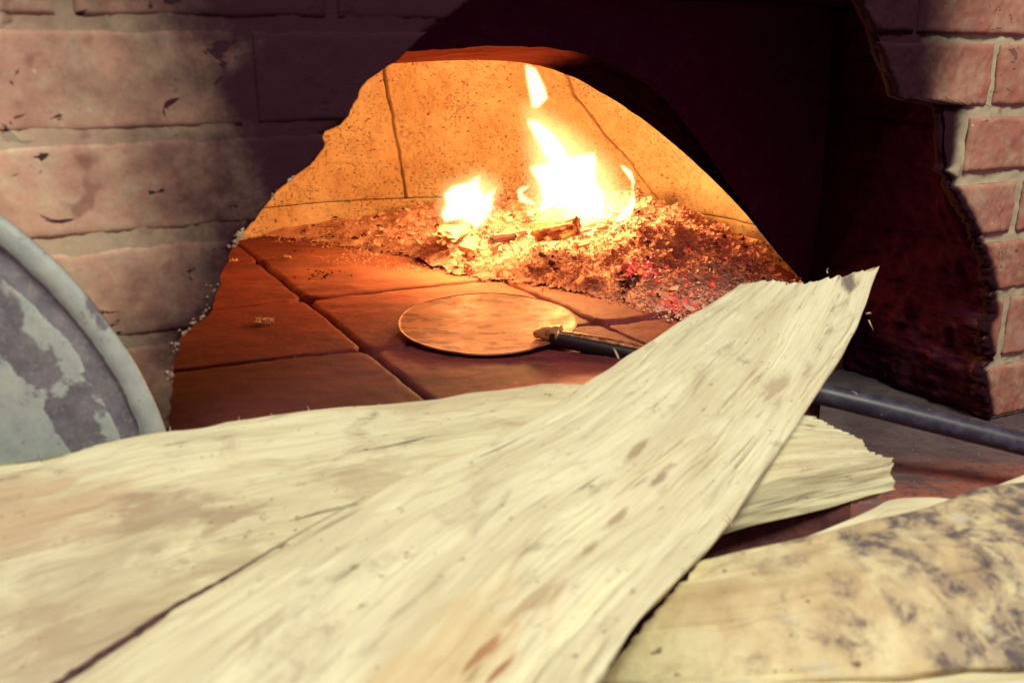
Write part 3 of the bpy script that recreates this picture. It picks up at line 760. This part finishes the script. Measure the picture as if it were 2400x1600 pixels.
# embers
def ember_patch(px, py, z, N, sp, s0, s1, mat, seed, label):
    r = np.random.default_rng(seed); c = []
    u0, v0 = on_z(px, py, z)
    for _ in range(N):
        u, v = u0+r.normal(0, sp), v0+r.normal(0, sp*1.2)
        c.append(W(u, v, float(max(ash_h(np.array(u), np.array(v)), 0))+.000+r.uniform(0, .003)))
    v_, f_ = shard_mesh(np.array(c), r.uniform(s0, s1, N), .8, seed)
    return tag(mk('embers', v_, f_, mat, smooth=False), label, 'embers', kind='stuff')
ember_patch(1505, 605, .045, 60, .012, .003, .0075, M_EMB, 61, 'cluster of crimson glowing embers right of the burning logs')
ember_patch(1512, 600, .048, 22, .012, .0015, .003, M_EMBH, 62, 'bright sparks on top of the crimson embers')
ember_patch(1590, 668, .030, 45, .012, .003, .007, M_EMB, 63, 'pinkish glowing embers low at the right end of the ash')
ember_patch(1640, 640, .035, 26, .03, .002, .005, M_EMB, 64, 'scattered faint red embers near the right rim of the ash')
ember_patch(1475, 612, .045, 40, .008, .003, .006, M_CHAR, 65, 'black charcoal lumps beside the crimson embers')
ember_patch(1160, 552, .045, 120, .014, .0012, .0035, m_simple('dull_ember', (.30, .03, .03), .9, emit=(1, .03, .03), es=.25), 66, 'dark red char lying between the two flames')

# ================================================================ FLAMES
def flame(name, px, Y, thick, mat, label, cell=3, parent=None, jx=1.0):
    """closed puffed body from an outline standing in the fire at distance Y"""
    poly = np.array(px, float)
    x0, y0 = poly.min(0)-cell; x1, y1 = poly.max(0)+cell
    xs = np.arange(x0, x1+cell, cell); ys = np.arange(y0, y1+cell, cell)
    X, Yp = np.meshgrid(xs, ys)
    inside = np.zeros(X.shape, bool); dist = np.full(X.shape, 1e9); n = len(poly)
    for k in range(n):
        a, b = poly[k], poly[(k+1) % n]
        cond = ((a[1] > Yp) != (b[1] > Yp)) & (X < (b[0]-a[0])*(Yp-a[1])/(b[1]-a[1]+1e-9)+a[0]); inside ^= cond
        d = b-a; t = np.clip(((X-a[0])*d[0]+(Yp-a[1])*d[1])/(d@d+1e-9), 0, 1)
        dist = np.minimum(dist, np.hypot(X-a[0]-t*d[0], Yp-a[1]-t*d[1]))
    for _ in range(2):
        nb = np.zeros(X.shape, int)
        nb[1:] += inside[:-1]; nb[:-1] += inside[1:]; nb[:, 1:] += inside[:, :-1]; nb[:, :-1] += inside[:, 1:]
        inside &= nb >= 2
    dist = np.where(inside, dist, 0)
    mpp = Y/F                                    # metres per photo pixel, about
    q = np.clip(dist/thick, 0, 1); q = q*q*(3-2*q)*.6+.4*q
    for _ in range(2): q[1:-1, 1:-1] = np.where(inside[1:-1, 1:-1], (q[1:-1, 1:-1]*2+q[:-2, 1:-1]+q[2:, 1:-1]+q[1:-1, :-2]+q[1:-1, 2:])/6, 0)
    h = np.where(inside, q+1e-4, 0)*thick*mpp
    B = np.stack([(X-1200)*0, X, Yp], 2)
    pos = np.zeros(X.shape+(3,))
    for i in range(X.shape[0]):
        for j in range(X.shape[1]):
            pos[i, j] = at(X[i, j], Yp[i, j], Y)
    wob = .012*np.sin(Yp/37.)+.006*np.sin(X/29.+1)
    fr = pos.copy(); fr[..., 1] += wob-h; bk = pos.copy(); bk[..., 1] += wob+h
    idx = -np.ones(X.shape+(2,), int); V = []; Fc = []
    hp = h > 0; cells = hp[:-1, :-1] | hp[1:, :-1] | hp[:-1, 1:] | hp[1:, 1:]
    need = np.zeros(X.shape, bool)
    need[:-1, :-1] |= cells; need[1:, :-1] |= cells; need[:-1, 1:] |= cells; need[1:, 1:] |= cells
    for i, j in zip(*np.nonzero(need)):
        idx[i, j, 0] = len(V); V.append(fr[i, j])
        if h[i, j] > 0: idx[i, j, 1] = len(V); V.append(bk[i, j])
        else: idx[i, j, 1] = idx[i, j, 0]
    for i, j in zip(*np.nonzero(cells)):
        q = [(i, j), (i+1, j), (i+1, j+1), (i, j+1)]
        for s_ in (0, 1):
            f = [idx[a, b, s_] for a, b in q]; 
            Fc.append(tuple(f if s_ == 0 else f[::-1]))
    o = mk(name, V, Fc, mat, parent)
    if label: tag(o, label, 'flame')
    return o
MF = m_flame('flame', (1, .80, .42), 170)
MF2 = m_flame('flame_halo', (1, .80, .30), 15)  # faint glow volumes added for the bloom around the flames
YF = 1.42
f1 = flame('flame', [(1042, 528), (1028, 505), (1042, 480), (1038, 452), (1060, 432), (1098, 424), (1128, 402), (1126, 428), (1134, 455), (1150, 443), (1170, 428), (1158, 462), (1156, 492), (1140, 520), (1132, 532), (1112, 548), (1100, 530), (1080, 520), (1060, 522)],
           YF-.02, 20, MF, 'low wide flame at the left of the fire')
f2b = None
f2 = flame('flame', [(1262, 505), (1252, 520), (1268, 470), (1258, 425), (1240, 400), (1238, 388), (1270, 378), (1282, 382), (1262, 345), (1246, 315), (1232, 288), (1236, 276), (1262, 282), (1300, 310), (1325, 345), (1336, 366), (1345, 360), (1372, 356), (1396, 352), (1400, 385), (1396, 420), (1410, 440), (1418, 475), (1422, 528), (1408, 524), (1396, 515), (1372, 505), (1352, 495), (1335, 500), (1322, 488), (1310, 492), (1292, 490), (1276, 500)],
           YF, 27, MF, 'tall broad white flame in the middle of the fire')
f3 = flame('flame', [(1226, 148), (1240, 150), (1258, 158), (1268, 178), (1282, 208), (1288, 232), (1276, 244), (1262, 256), (1244, 256), (1238, 225), (1230, 185)],
           YF+.02, 22, MF, 'detached flame tongue floating high under the arch')
f4 = flame('flame', [(1446, 382), (1462, 386), (1480, 402), (1488, 425), (1485, 440), (1487, 452), (1492, 475), (1486, 500), (1468, 518), (1450, 526), (1438, 532), (1446, 515), (1460, 500), (1474, 482), (1480, 458), (1480, 440), (1478, 425), (1464, 405)],
           YF-.03, 10, m_flame('thin_flame', (1, .82, .46), 420), 'thin curling flame at the right of the fire')
f5 = flame('flame', [(1208, 442), (1222, 434), (1246, 428), (1240, 440), (1226, 450), (1236, 462), (1254, 474), (1260, 484), (1240, 482), (1216, 474)],
           YF+.02, 7, MF, 'small flame wisp between the two big flames')
flame('halo', [(1010, 500), (1030, 420), (1130, 380), (1190, 420), (1170, 530), (1080, 560)], YF-.02, 60, MF2, None, cell=8, parent=f1)
flame('halo', [(1225, 500), (1215, 360), (1210, 230), (1260, 230), (1360, 290), (1440, 360), (1480, 440), (1500, 520), (1400, 560), (1270, 550)], YF, 110, MF2, None, cell=8, parent=f2)
def lamp(name, p, e, rad, c):
    d = bpy.data.lights.new(name, 'POINT'); d.energy = e; d.shadow_soft_size = rad; d.color = c
    o = bpy.data.objects.new(name, d); col.objects.link(o); o.location = p
FC = (1, .46, .125)
lamp('fire_light', at(1330, 410, YF), 7.4, .028, FC)
lamp('fire_light', at(1265, 210, YF+.02), 1.6, .012, FC)
lamp('fire_light', at(1095, 475, YF-.02), 2.2, .018, FC)

# ================================================================ PEEL
peel = empty('pizza_peel', W(*on_z(1148, 758), 0))
tag(peel, 'round metal pizza peel on the oven floor, long dark handle running out to the right', 'pizza peel')
pc = np.array(at(1143, 755, 1.06)); 
ns, nr = 96, 26
V = []; 
th = np.linspace(0, 2*np.pi, ns, endpoint=False)
dirx = np.array([1.0, .03, 0]); diry = np.array([-.03, 1.0, .058])
nrm = np.cross(dirx, diry); nrm /= np.linalg.norm(nrm)
RX, RY = .1065, .112
for side in (0, 1):
    for q in range(nr):
        rho = (q/(nr-1))**.8
        for a in th:
            wob = 1+.008*math.sin(3*a+1)
            z = .0025*rho**4+.0006*math.sin(5*a)*rho - side*.0016
            if a > 5.2 and a < 6.1: z += .0035*max(0, rho-.6)
            V.append(pc+dirx*RX*rho*wob*math.cos(a)+diry*RY*rho*wob*math.sin(a)+nrm*z)
faces = []
for side in (0, 1):
    o_ = side*nr*ns
    for q in range(nr-1):
        for j in range(ns):
            a, b = o_+q*ns+j, o_+q*ns+(j+1) % ns; f = (a, b, b+ns, a+ns)
            faces.append(f if side else f[::-1])
e0 = (nr-1)*ns
for j in range(ns): faces.append((e0+j, e0+(j+1) % ns, nr*ns+e0+(j+1) % ns, nr*ns+e0+j))
head = mk('peel_head', V, faces, M_PEEL, peel)
def tube(name, pts, rad, mat, parent, n=24, k=20, amp=0., tag_=None):
    pts = np.array(pts, float); t = np.linspace(0, 1, n); P = spl(pts, t); rr = np.interp(t, np.linspace(0, 1, len(rad)), rad)
    T = np.gradient(P, axis=0); T /= np.linalg.norm(T, axis=1, keepdims=True)
    A = np.cross(T, [0, 0, 1.]); A /= np.linalg.norm(A, axis=1, keepdims=True); B = np.cross(A, T)
    V = []
    for i in range(n):
        for j in range(k):
            a = j/k*6.2832; r_ = rr[i]*(1+amp*noise(i*.8, j*.8, 0, 3))
            V.append(P[i]+(A[i]*math.cos(a)+B[i]*math.sin(a))*r_)
    Fc = [(i*k+j, i*k+(j+1) % k, (i+1)*k+(j+1) % k, (i+1)*k+j) for i in range(n-1) for j in range(k)]
    Fc += [tuple(range(k-1, -1, -1)), tuple((n-1)*k+j for j in range(k))]
    return mk(name, V, Fc, mat, parent)
h0 = np.array(at(1292, 790, .985)); h1 = np.array(at(1935, 925, .895)); h2 = np.array(at(2400, 1040, .845)); h3 = h2+(h2-h1)*.6
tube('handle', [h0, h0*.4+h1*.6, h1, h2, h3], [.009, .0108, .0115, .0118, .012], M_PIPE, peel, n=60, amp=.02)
s0 = np.array(at(1255, 783, .998)); 
tube('handle_highlight', [h0+np.array([-.006, 0, .0055]), h0*.8+h1*.2+np.array([0, .001, .0065]), h0*.55+h1*.45+np.array([0, .001, .0055])], [.0045, .006, .007], m_simple('highlight_metal', (.45, .2, .1), .4, .6, c2=(.12, .03, .02)), peel, n=20, amp=.02)  # warm strip added for the firelight along the top of the handle
tube('socket', [s0, (s0+h0)/2+np.array([0, 0, .003]), h0+np.array([.01, 0, .002])], [.004, .0075, .012], m_simple('socket_metal', (.6, .36, .2), .4, .7), peel, n=16, amp=.12)
for q, (x, y) in enumerate(((1262, 786), (1278, 780))):
    c = np.array(at(x, y, .995))
    v_, f_ = shard_mesh(np.array([c+np.array([0, 0, .004])]), [.004], .7, 5+q)
    mk('rivet', v_, f_, bpy.data.materials['socket_metal'], peel)

# ================================================================ STONE SHELF AND LOWER COUNTER
n = 150
xs = np.linspace(0, 1, n); S_, T_ = np.meshgrid(xs, xs)
e0_ = np.array(W(*on_z(1600, 1140, -.11)))[:2]; 
fl = np.array(on_z(1500, 1180, -.112)); fr_ = np.array(on_z(2420, 1172, -.112))
P = []
Ug = -.62+S_*2.3
vf_ = fl[1]+(Ug-fl[0])*(fr_[1]-fl[1])/(fr_[0]-fl[0])
vf_ = vf_+.0035*fbm(Ug*60, 2.2, 0, 71)
Vg = vf_*(1-T_)+1.05*T_
zg = -.112+.0006*fbm(Ug*60, Vg*60, 0, 72)-.004*(1-np.clip((Vg-vf_)/.006, 0, 1))**2
Pw = np.stack([(C27*Ug-S27*Vg).ravel(), (S27*Ug+C27*Vg).ravel(), zg.ravel()], 1)
bot = Pw[:n].copy(); bot[:, 2] -= .06
V = np.vstack([Pw, bot]); Fc = gridf(n, n)+[(j, n*n+j, n*n+j+1, j+1) for j in range(n-1)]
br = sstep(.17, .02, (V[:, 0]*-S27+V[:, 1]*C27)-(fl[1]+((V[:, 0]*C27+V[:, 1]*S27)-fl[0])*(fr_[1]-fl[1])/(fr_[0]-fl[0])))
tag(mk('shelf', V, Fc, M_SHELF, attrs={'brown': br}), kind='structure')
tag(mk('counter', [(-.14, -.4, -.175), (2, -.4, -.175), (2, 1.6, -.175), (-.14, 1.6, -.175)], [(0, 1, 2, 3)], m_simple('counter_stone', (.16, .06, .06), .9, scale=30)), kind='structure')

tag(mk('ground', [(-2.5, -1.5, -.9), (2.5, -1.5, -.9), (2.5, 2, -.9), (-2.5, 2, -.9)], [(0, 1, 2, 3)], m_simple('ground_stone', (.16, .06, .06), .9, scale=30)), kind='structure')
# ================================================================ METAL DISC
disc_c2 = (-810., 1497.)
# a disc leaning upright against the left wall, its face turned a little to the camera
Yd = .572
cdir = np.array(at(disc_c2[0], disc_c2[1], Yd)); edge = np.array(at(395, 1012, Yd)); edge2 = np.array(at(0, 498, Yd))
mid3 = np.array(at(222, 715, Yd))
TL = .06
dn = np.array([S27*math.cos(TL), -C27*math.cos(TL), math.sin(TL)])
xa = np.array([C27, S27, 0]); za = np.cross(xa, -dn)*-1
za = za if za[2] > 0 else -za
def pl(p):                              # project the view ray onto the disc plane through edge
    a = np.array(ray(*p)); o_ = np.array([0, 0, CAMH]); t = ((edge-o_)@dn)/(a@dn); q = o_+a*t-edge; return np.array([q@xa, q@za])
q0, q1, q2 = pl((395, 1012)), pl((215, 700)), pl((0, 498))
A = np.array([[2*(q1-q0)[0], 2*(q1-q0)[1]], [2*(q2-q0)[0], 2*(q2-q0)[1]]]); b = np.array([q1@q1-q0@q0, q2@q2-q0@q0])
cc = np.linalg.solve(A, b); RDc = float(np.linalg.norm(cc-q0)); cen3 = edge+xa*cc[0]+za*cc[1]
print('disc', RDc, cen3)
disc = empty('metal_lid', cen3-za*RDc)
tag(disc, 'round blue grey metal lid with raised rim and peeling patina, propped at the left', 'lid')
prof = [(0, 0), (.2, 0), (.4, 0), (.6, .0), (.75, 0), (.86, 0), (.905, .0002), (.922, .003), (.935, .0055), (.945, .002), (.952, -.001), (.962, -.0025), (.988, -.0025), (.997, -.001), (1.0, .002), (.997, .008), (.97, .0095), (.6, .0095), (0, .0095)]
pr = resample(np.array(prof), 150); pr[:, 0] = pr[:, 0]
na = 400; V = []; rm = []
for r_, d in pr:
    a = np.linspace(0, 2*np.pi, na, endpoint=False)
    wv = 1+.0012*fbm(np.cos(a)*9, np.sin(a)*9, 0, 81)*(r_ > .9)
    dd = d+.0006*fbm(np.cos(a)*r_*26, np.sin(a)*r_*26, 0, 82)
    for k in range(na):
        V.append(cen3+(xa*math.cos(a[k])+za*math.sin(a[k]))*RDc*r_*wv[k]-dn*dd[k]); rm.append(1.6 if .915 < r_ < .95 and d > 0 else .45 if .80 < r_ <= .915 else (.0 if r_ > .955 else 0))
V = np.array(V); 
Fc = [(i*na+j, i*na+(j+1) % na, (i+1)*na+(j+1) % na, (i+1)*na+j) for i in range(len(pr)-1) for j in range(na)]
# split into plate and rim
nr_ = len(pr); cut = int(np.argmax(pr[:, 0] > .94)); 
def sub(name, i0, i1):
    idx = range(i0, i1)
    vv = V[i0*na:i1*na]; ff = [(i*na+j, i*na+(j+1) % na, (i+1)*na+(j+1) % na, (i+1)*na+j) for i in range(i1-i0-1) for j in range(na)]
    mk(name, vv, ff, M_DISC, disc, attrs={'rim': np.array(rm[i0*na:i1*na])})
sub('plate', 0, cut+1); sub('rim', cut, nr_)

# ================================================================ FIREWOOD
def P3(lst): return [np.array(at(*p)) for p in lst]
def down(rail, dz, dy=0., dx=0.): return [p+np.array([dx, dy, dz]) for p in rail]
M_WA = m_wood('wood_pale', base=(.73, .725, .52), dark=(.56, .515, .35), streak=.55, specks=.7, bump=.6, seed=1.3, pers=.8, ang=R(55.6), spots=[
    (at(1985, 690, .81), .014, (1.3, .8, 2), (.10, .07, .08), .85), (at(1810, 925, .66), .013, (2.2, .8, 2), (.36, .27, .19), .6), (at(1945, 800, .76), .006, (3, .6, 2), (.22, .14, .10), .7),
    (at(1690, 850, .69), .010, (2.5, .6, 2), (.34, .27, .2), .6), (at(1050, 1560, .345), .050, (1.5, .7, 2), (.60, .43, .20), .5),
    (at(1115, 1530, .35), .006, (3.5, .45, 2), (.34, .15, .07), .8), (at(1165, 1570, .34), .005, (3.5, .45, 2), (.30, .12, .06), .85), (at(740, 1370, .415), .007, (3, .6, 2), (.38, .27, .16), .75),
    (at(790, 1300, .43), .004, (5, .4, 2), (.36, .25, .16), .8), (at(1560, 1120, .52), .006, (3.5, .5, 2), (.26, .18, .12), .75), (at(1500, 1055, .54), .007, (3, .5, 2), (.30, .22, .14), .75),
    (at(1340, 1075, .55), .006, (3, .5, 2), (.28, .2, .13), .65), (at(1380, 1310, .44), .006, (3, .6, 2), (.32, .23, .14), .7), (at(1450, 1215, .475), .005, (3.5, .5, 2), (.32, .23, .14), .7),
    (at(1250, 1420, .39), .010, (2.4, .8, 2), (.42, .32, .21), .6), (at(700, 1180, .47), .006, (2, .6, 2), (.34, .25, .16), .7), (at(600, 1500, .36), .006, (4, .5, 2), (.42, .33, .2), .6)])
M_WB = m_wood('wood_rough', base=(.71, .70, .49), dark=(.49, .43, .28), ang=R(14), orange=.10, streak=.7, specks=1., grime=.3, bump=.9, seed=4.1, spots=[
    (at(60, 1215, .47), .050, (1.4, .8, 1), (.48, .32, .20), .55), (at(430, 1195, .49), .030, (1.6, .7, 1), (.30, .21, .15), .6), (at(600, 1300, .45), .04, (1.4, 1, 1), (.40, .34, .22), .5),
    (at(250, 1400, .42), .06, (1.4, 1, 1), (.42, .36, .24), .45), (at(170, 1540, .39), .04, (1.4, 1, 1), (.40, .30, .22), .5), (at(900, 1080, .55), .03, (1.8, 1, 1), (.42, .34, .22), .5),
    (at(345, 1398, .405), .0075, (2.6, .5, 1), (.10, .05, .05), .95), (at(665, 1048, .55), .006, (3.5, .5, 1), (.16, .09, .07), .9), (at(290, 1225, .46), .008, (3, .5, 1), (.12, .06, .05), .9),
    (at(430, 1185, .475), .009, (2, .6, 1), (.13, .07, .06), .85), (at(470, 1205, .47), .006, (2, .6, 1), (.13, .07, .06), .85), (at(170, 1295, .44), .007, (2, .5, 1), (.2, .12, .09), .8),
    (at(950, 1075, .55), .009, (3, .6, 1), (.22, .15, .11), .8), (at(1860, 1110, .62), .008, (3, .5, 1), (.38, .29, .17), .7), (at(1900, 1000, .67), .006, (1.5, .6, 1), (.2, .12, .09), .7)])
def m_inner_bark():
    t = NT('mottled_bark'); p = t.pos(); we = t.attr('wear')
    a = t.noise(p, 16, 6, .6); b = t.noise(p, 60, 7, .68, .3); d = t.noise(t.map(p, (1, 1, 1), (3, 3, 3)), 34, 7, .66, .4); e = t.noise(p, 190, 5, .7)
    c = t.mix(t.rng(a, .38, .62), (.68, .63, .40), (.54, .43, .25))
    c = t.mix(t.math('MULTIPLY', t.rng(b, .48, .68), .5), c, (.42, .31, .18))
    c = t.mix(t.math('MULTIPLY', t.rng(e, .58, .72), .35), c, (.30, .20, .13))
    m = t.rng(t.math('ADD', t.math('MULTIPLY', we, 1.0), t.math('MULTIPLY', t.math('SUBTRACT', d, .5), 2.8)), .40, 1.15)
    m2 = t.rng(t.math('ADD', t.math('MULTIPLY', we, .72), t.math('MULTIPLY', t.math('SUBTRACT', b, .5), 3.1)), .46, .86)
    c = t.mix(t.math('MULTIPLY', m, .72), c, (.27, .20, .15))
    c = t.mix(t.math('MULTIPLY', m2, t.math('MULTIPLY', m, .95)), c, (.10, .083, .095))
    sp = t.noise(t.map(p, (1, 1, 1), (8, 8, 8)), 110, 3)
    c = t.mix(t.math('MULTIPLY', t.rng(sp, .68, .71), .8), c, (.13, .07, .06))
    li = t.rng(t.noise(t.map(p, (1, 1, 1), (5, 1, 2)), 38, 5, .6, .6), .66, .69)
    c = t.mix(t.math('MULTIPLY', li, we), c, (.50, .50, .40))
    return t.pbsdf(Base_Color=c, Roughness=.82, Specular_IOR_Level=.2, Normal=t.bump(t.math('ADD', b, t.math('MULTIPLY', d, .8)), .5, .0022))
M_WD = m_inner_bark()
M_WE = m_wood('wood_split', base=(.74, .72, .52), dark=(.58, .52, .34), streak=.25, specks=.2, seed=9.2)

# A : the long pale piece on top
AL = P3([(-180, 1800, .28), (150, 1595, .33), (400, 1430, .372), (640, 1290, .415), (800, 1190, .45), (1000, 1092, .50), (1240, 985, .57), (1430, 858, .655), (1600, 745, .74), (1730, 664, .80)])
AM = P3([(560, 2050, .25), (800, 1830, .29), (960, 1640, .33), (1110, 1470, .375), (1240, 1330, .42), (1400, 1200, .475), (1570, 1060, .54), (1700, 930, .63), (1800, 800, .72), (1890, 674, .80)])
AR = P3([(1180, 2100, .245), (1330, 1760, .29), (1400, 1610, .325), (1495, 1465, .375), (1610, 1340, .43), (1712, 1225, .50), (1810, 1080, .58), (1915, 925, .67), (2008, 775, .76), (2062, 628, .83)])
def bulge(r_, d): return [p+np.array([0, 0, d]) for p in r_]
Asec = [AL, bulge(AM, .004), AR, down(AR, -.020, .012, -.006), down(AM, -.050, .015), down(AL, -.022, .012, .008)]
logA = loft('firewood_log', Asec, M_WA, None, n=520, m=300, amp=.0004, ridge=.0008, rough_end=(.0, .0040), seed=3, soft=.028, big=.0016)
tag(logA, 'long pale split log lying on top, pointing up right into the oven mouth', 'log')
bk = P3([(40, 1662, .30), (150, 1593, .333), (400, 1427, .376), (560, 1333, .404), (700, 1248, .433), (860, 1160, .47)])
tube('crease_shade_strip', [p+np.array([-.0012, .0008, -.0015]) for p in bk], [.0014, .0020, .0014, .0007, .0003, .0002], m_simple('crease_shade', (.11, .055, .055), .95, scale=160, c2=(.05, .022, .026)), logA, n=90, k=10, amp=.5)  # dark strip added for the shade in the crease between A and B
# B : wide log underneath, its broken end shows at the right
BK = P3([(-420, 1120, .46), (0, 1076, .505), (400, 1012, .555), (900, 948, .63), (1300, 905, .655), (1620, 925, .675), (1905, 972, .69)])
BF = P3([(-500, 2150, .295), (0, 1850, .33), (400, 1660, .365), (900, 1450, .435), (1350, 1262, .515), (1787, 1132, .59), (2088, 1074, .645)])
BM = [a*.5+b*.5+np.array([0, 0, .0]) for a, b in zip(BK, BF)]
BG = P3([(-500, 2400, .295), (0, 2060, .33), (400, 1800, .365), (900, 1570, .435), (1350, 1350, .515), (1740, 1240, .578), (2095, 1150, .638)])
BH = [g_*.5+k_*.5+np.array([0, 0, -.045]) for g_, k_ in zip(BG, BK)]
logB = loft('firewood_log', [BK, BM, BF, BG, BH, down(BK, -.03, .01)], M_WB, None, n=520, m=320, amp=.0005, ridge=.0012, rough_end=(.004, .0045), seed=8, soft=.009, big=.0020)
tag(logB, 'wide rough split log crossing underneath, broken end at the right', 'log')
# D : weathered log bottom right
DT = P3([(1640, 1318, .468), (1760, 1286, .472), (1899, 1256, .48), (2016, 1228, .487), (2144, 1201, .497), (2220, 1180, .505), (2297, 1148, .515), (2400, 1126, .53), (2700, 1070, .56)])
DB = P3([(1402, 1600, .408), (1560, 1604, .385), (1700, 1602, .375), (1850, 1594, .375), (2000, 1588, .38), (2150, 1580, .385), (2300, 1570, .395), (2420, 1562, .40), (2700, 1555, .42)])
DM = [a*.55+b*.45+np.array([0, -.012, .012]) for a, b in zip(DT, DB)]
def wearD(V):
    x = V[:, 0]; y = V[:, 1]; z = V[:, 2]
    return sstep(.10, .22, x+.05*fbm(x*20, z*20, 0, 5))*1.0-.08
logD = loft('firewood_log', [down(DT, -.030, .035), DT, DM, DB, down(DB, -.045, .03), down(DT, -.06, .05)], M_WD, None, n=420, m=260, amp=.0001, ridge=.0001, rough_end=(.0012, .004), seed=14, soft=.016, wear=wearD, big=.0015)
tag(logD, 'weathered log with a grey black mottled face at the bottom right', 'log')
# E : pale split piece behind D
ET = P3([(1885, 1254, .515), (2037, 1192, .555), (2092, 1167, .58), (2180, 1163, .585), (2262, 1165, .585), (2310, 1142, .60), (2410, 1102, .62)])
EB = P3([(1885, 1330, .47), (2037, 1315, .50), (2092, 1300, .50), (2180, 1295, .51), (2262, 1280, .52), (2310, 1270, .53), (2410, 1255, .54)])
logE = loft('firewood_log', [ET, EB, down(EB, -.03), down(ET, -.04, .01)], M_WE, None, n=160, m=120, seed=22, rough_end=(.004, .003), ridge=.0008, amp=.0004, big=.001, soft=.05)
tag(logE, 'small pale split log showing as a bright strip behind the weathered log', 'log')
# F : pale strip below D
FT = P3([(1300, 1640, .33), (1700, 1604, .355), (2050, 1578, .38), (2420, 1552, .40), (2700, 1545, .42)])
logF = loft('firewood_log', [down(FT, -.010, .02), down(FT, -.0065, -.006), down(FT, -.008, -.05), down(FT, -.05, -.05), down(FT, -.05, .02)], M_WE, None, n=160, m=120, seed=27, ridge=.0008, amp=.0004, big=.001, soft=.05)
tag(logF, 'pale log edge along the bottom right border, under the weathered log', 'log')
# G : added prop, coloured dark for the shade in the gap below B
GT = P3([(1300, 1420, .545), (1600, 1300, .575), (1850, 1225, .60), (2010, 1185, .615)])
gap_fill = loft('firewood_log', [down(GT, 0, .05), down(GT, .004, .01), down(GT, -.04, -.01), down(GT, -.075, .0), down(GT, -.08, .05)], m_simple('gap_shade', (.05, .012, .018), .9, c2=(.10, .035, .03)), None, n=120, m=90, seed=33, soft=.08)  # added prop, dark for the shade in the gap
tag(gap_fill, 'added prop log, coloured dark for the shade in the gap under the wide log', 'log')
# fibres standing off the logs
def fibre(parent, p, d, L, r_, seed):
    p = np.array(p); d = np.array(d, float); d /= np.linalg.norm(d); rr = np.random.default_rng(seed)
    pts = [p, p+d*L*.5+rr.normal(0, L*.10, 3), p+d*L+rr.normal(0, L*.18, 3)]
    tube('splinter', pts, [r_, r_*.8, r_*.15], M_SPLINT, parent, n=8, k=6)
for q, (x, y, Y, d, L) in enumerate([(560, 985, .605, (.1, 0, 1), .005), (640, 975, .612, (-.2, 0, 1), .004), (727, 968, .617, (.05, 0, 1), .006), (520, 995, .60, (.6, 0, .7), .005), (880, 950, .63, (.8, 0, .5), .006), (405, 1008, .59, (-.4, 0, .9), .005)]):
    fibre(logB, at(x, y+6, Y), d, L, .0005, q)
for q, (x, y, Y, d, L) in enumerate([(1450, 840, .66, (-.5, 0, .9), .010), (1940, 640, .82, (-.3, 0, 1), .006), (2036, 750, .79, (.6, -.1, -.6), .010), (2030, 735, .79, (.9, 0, .2), .007), (1800, 1090, .585, (-.6, 0, -.5), .008), (1712, 1232, .50, (-.1, 0, 1), .008)]):
    fibre(logA, at(x, y, Y), d, L, .0007, 20+q)
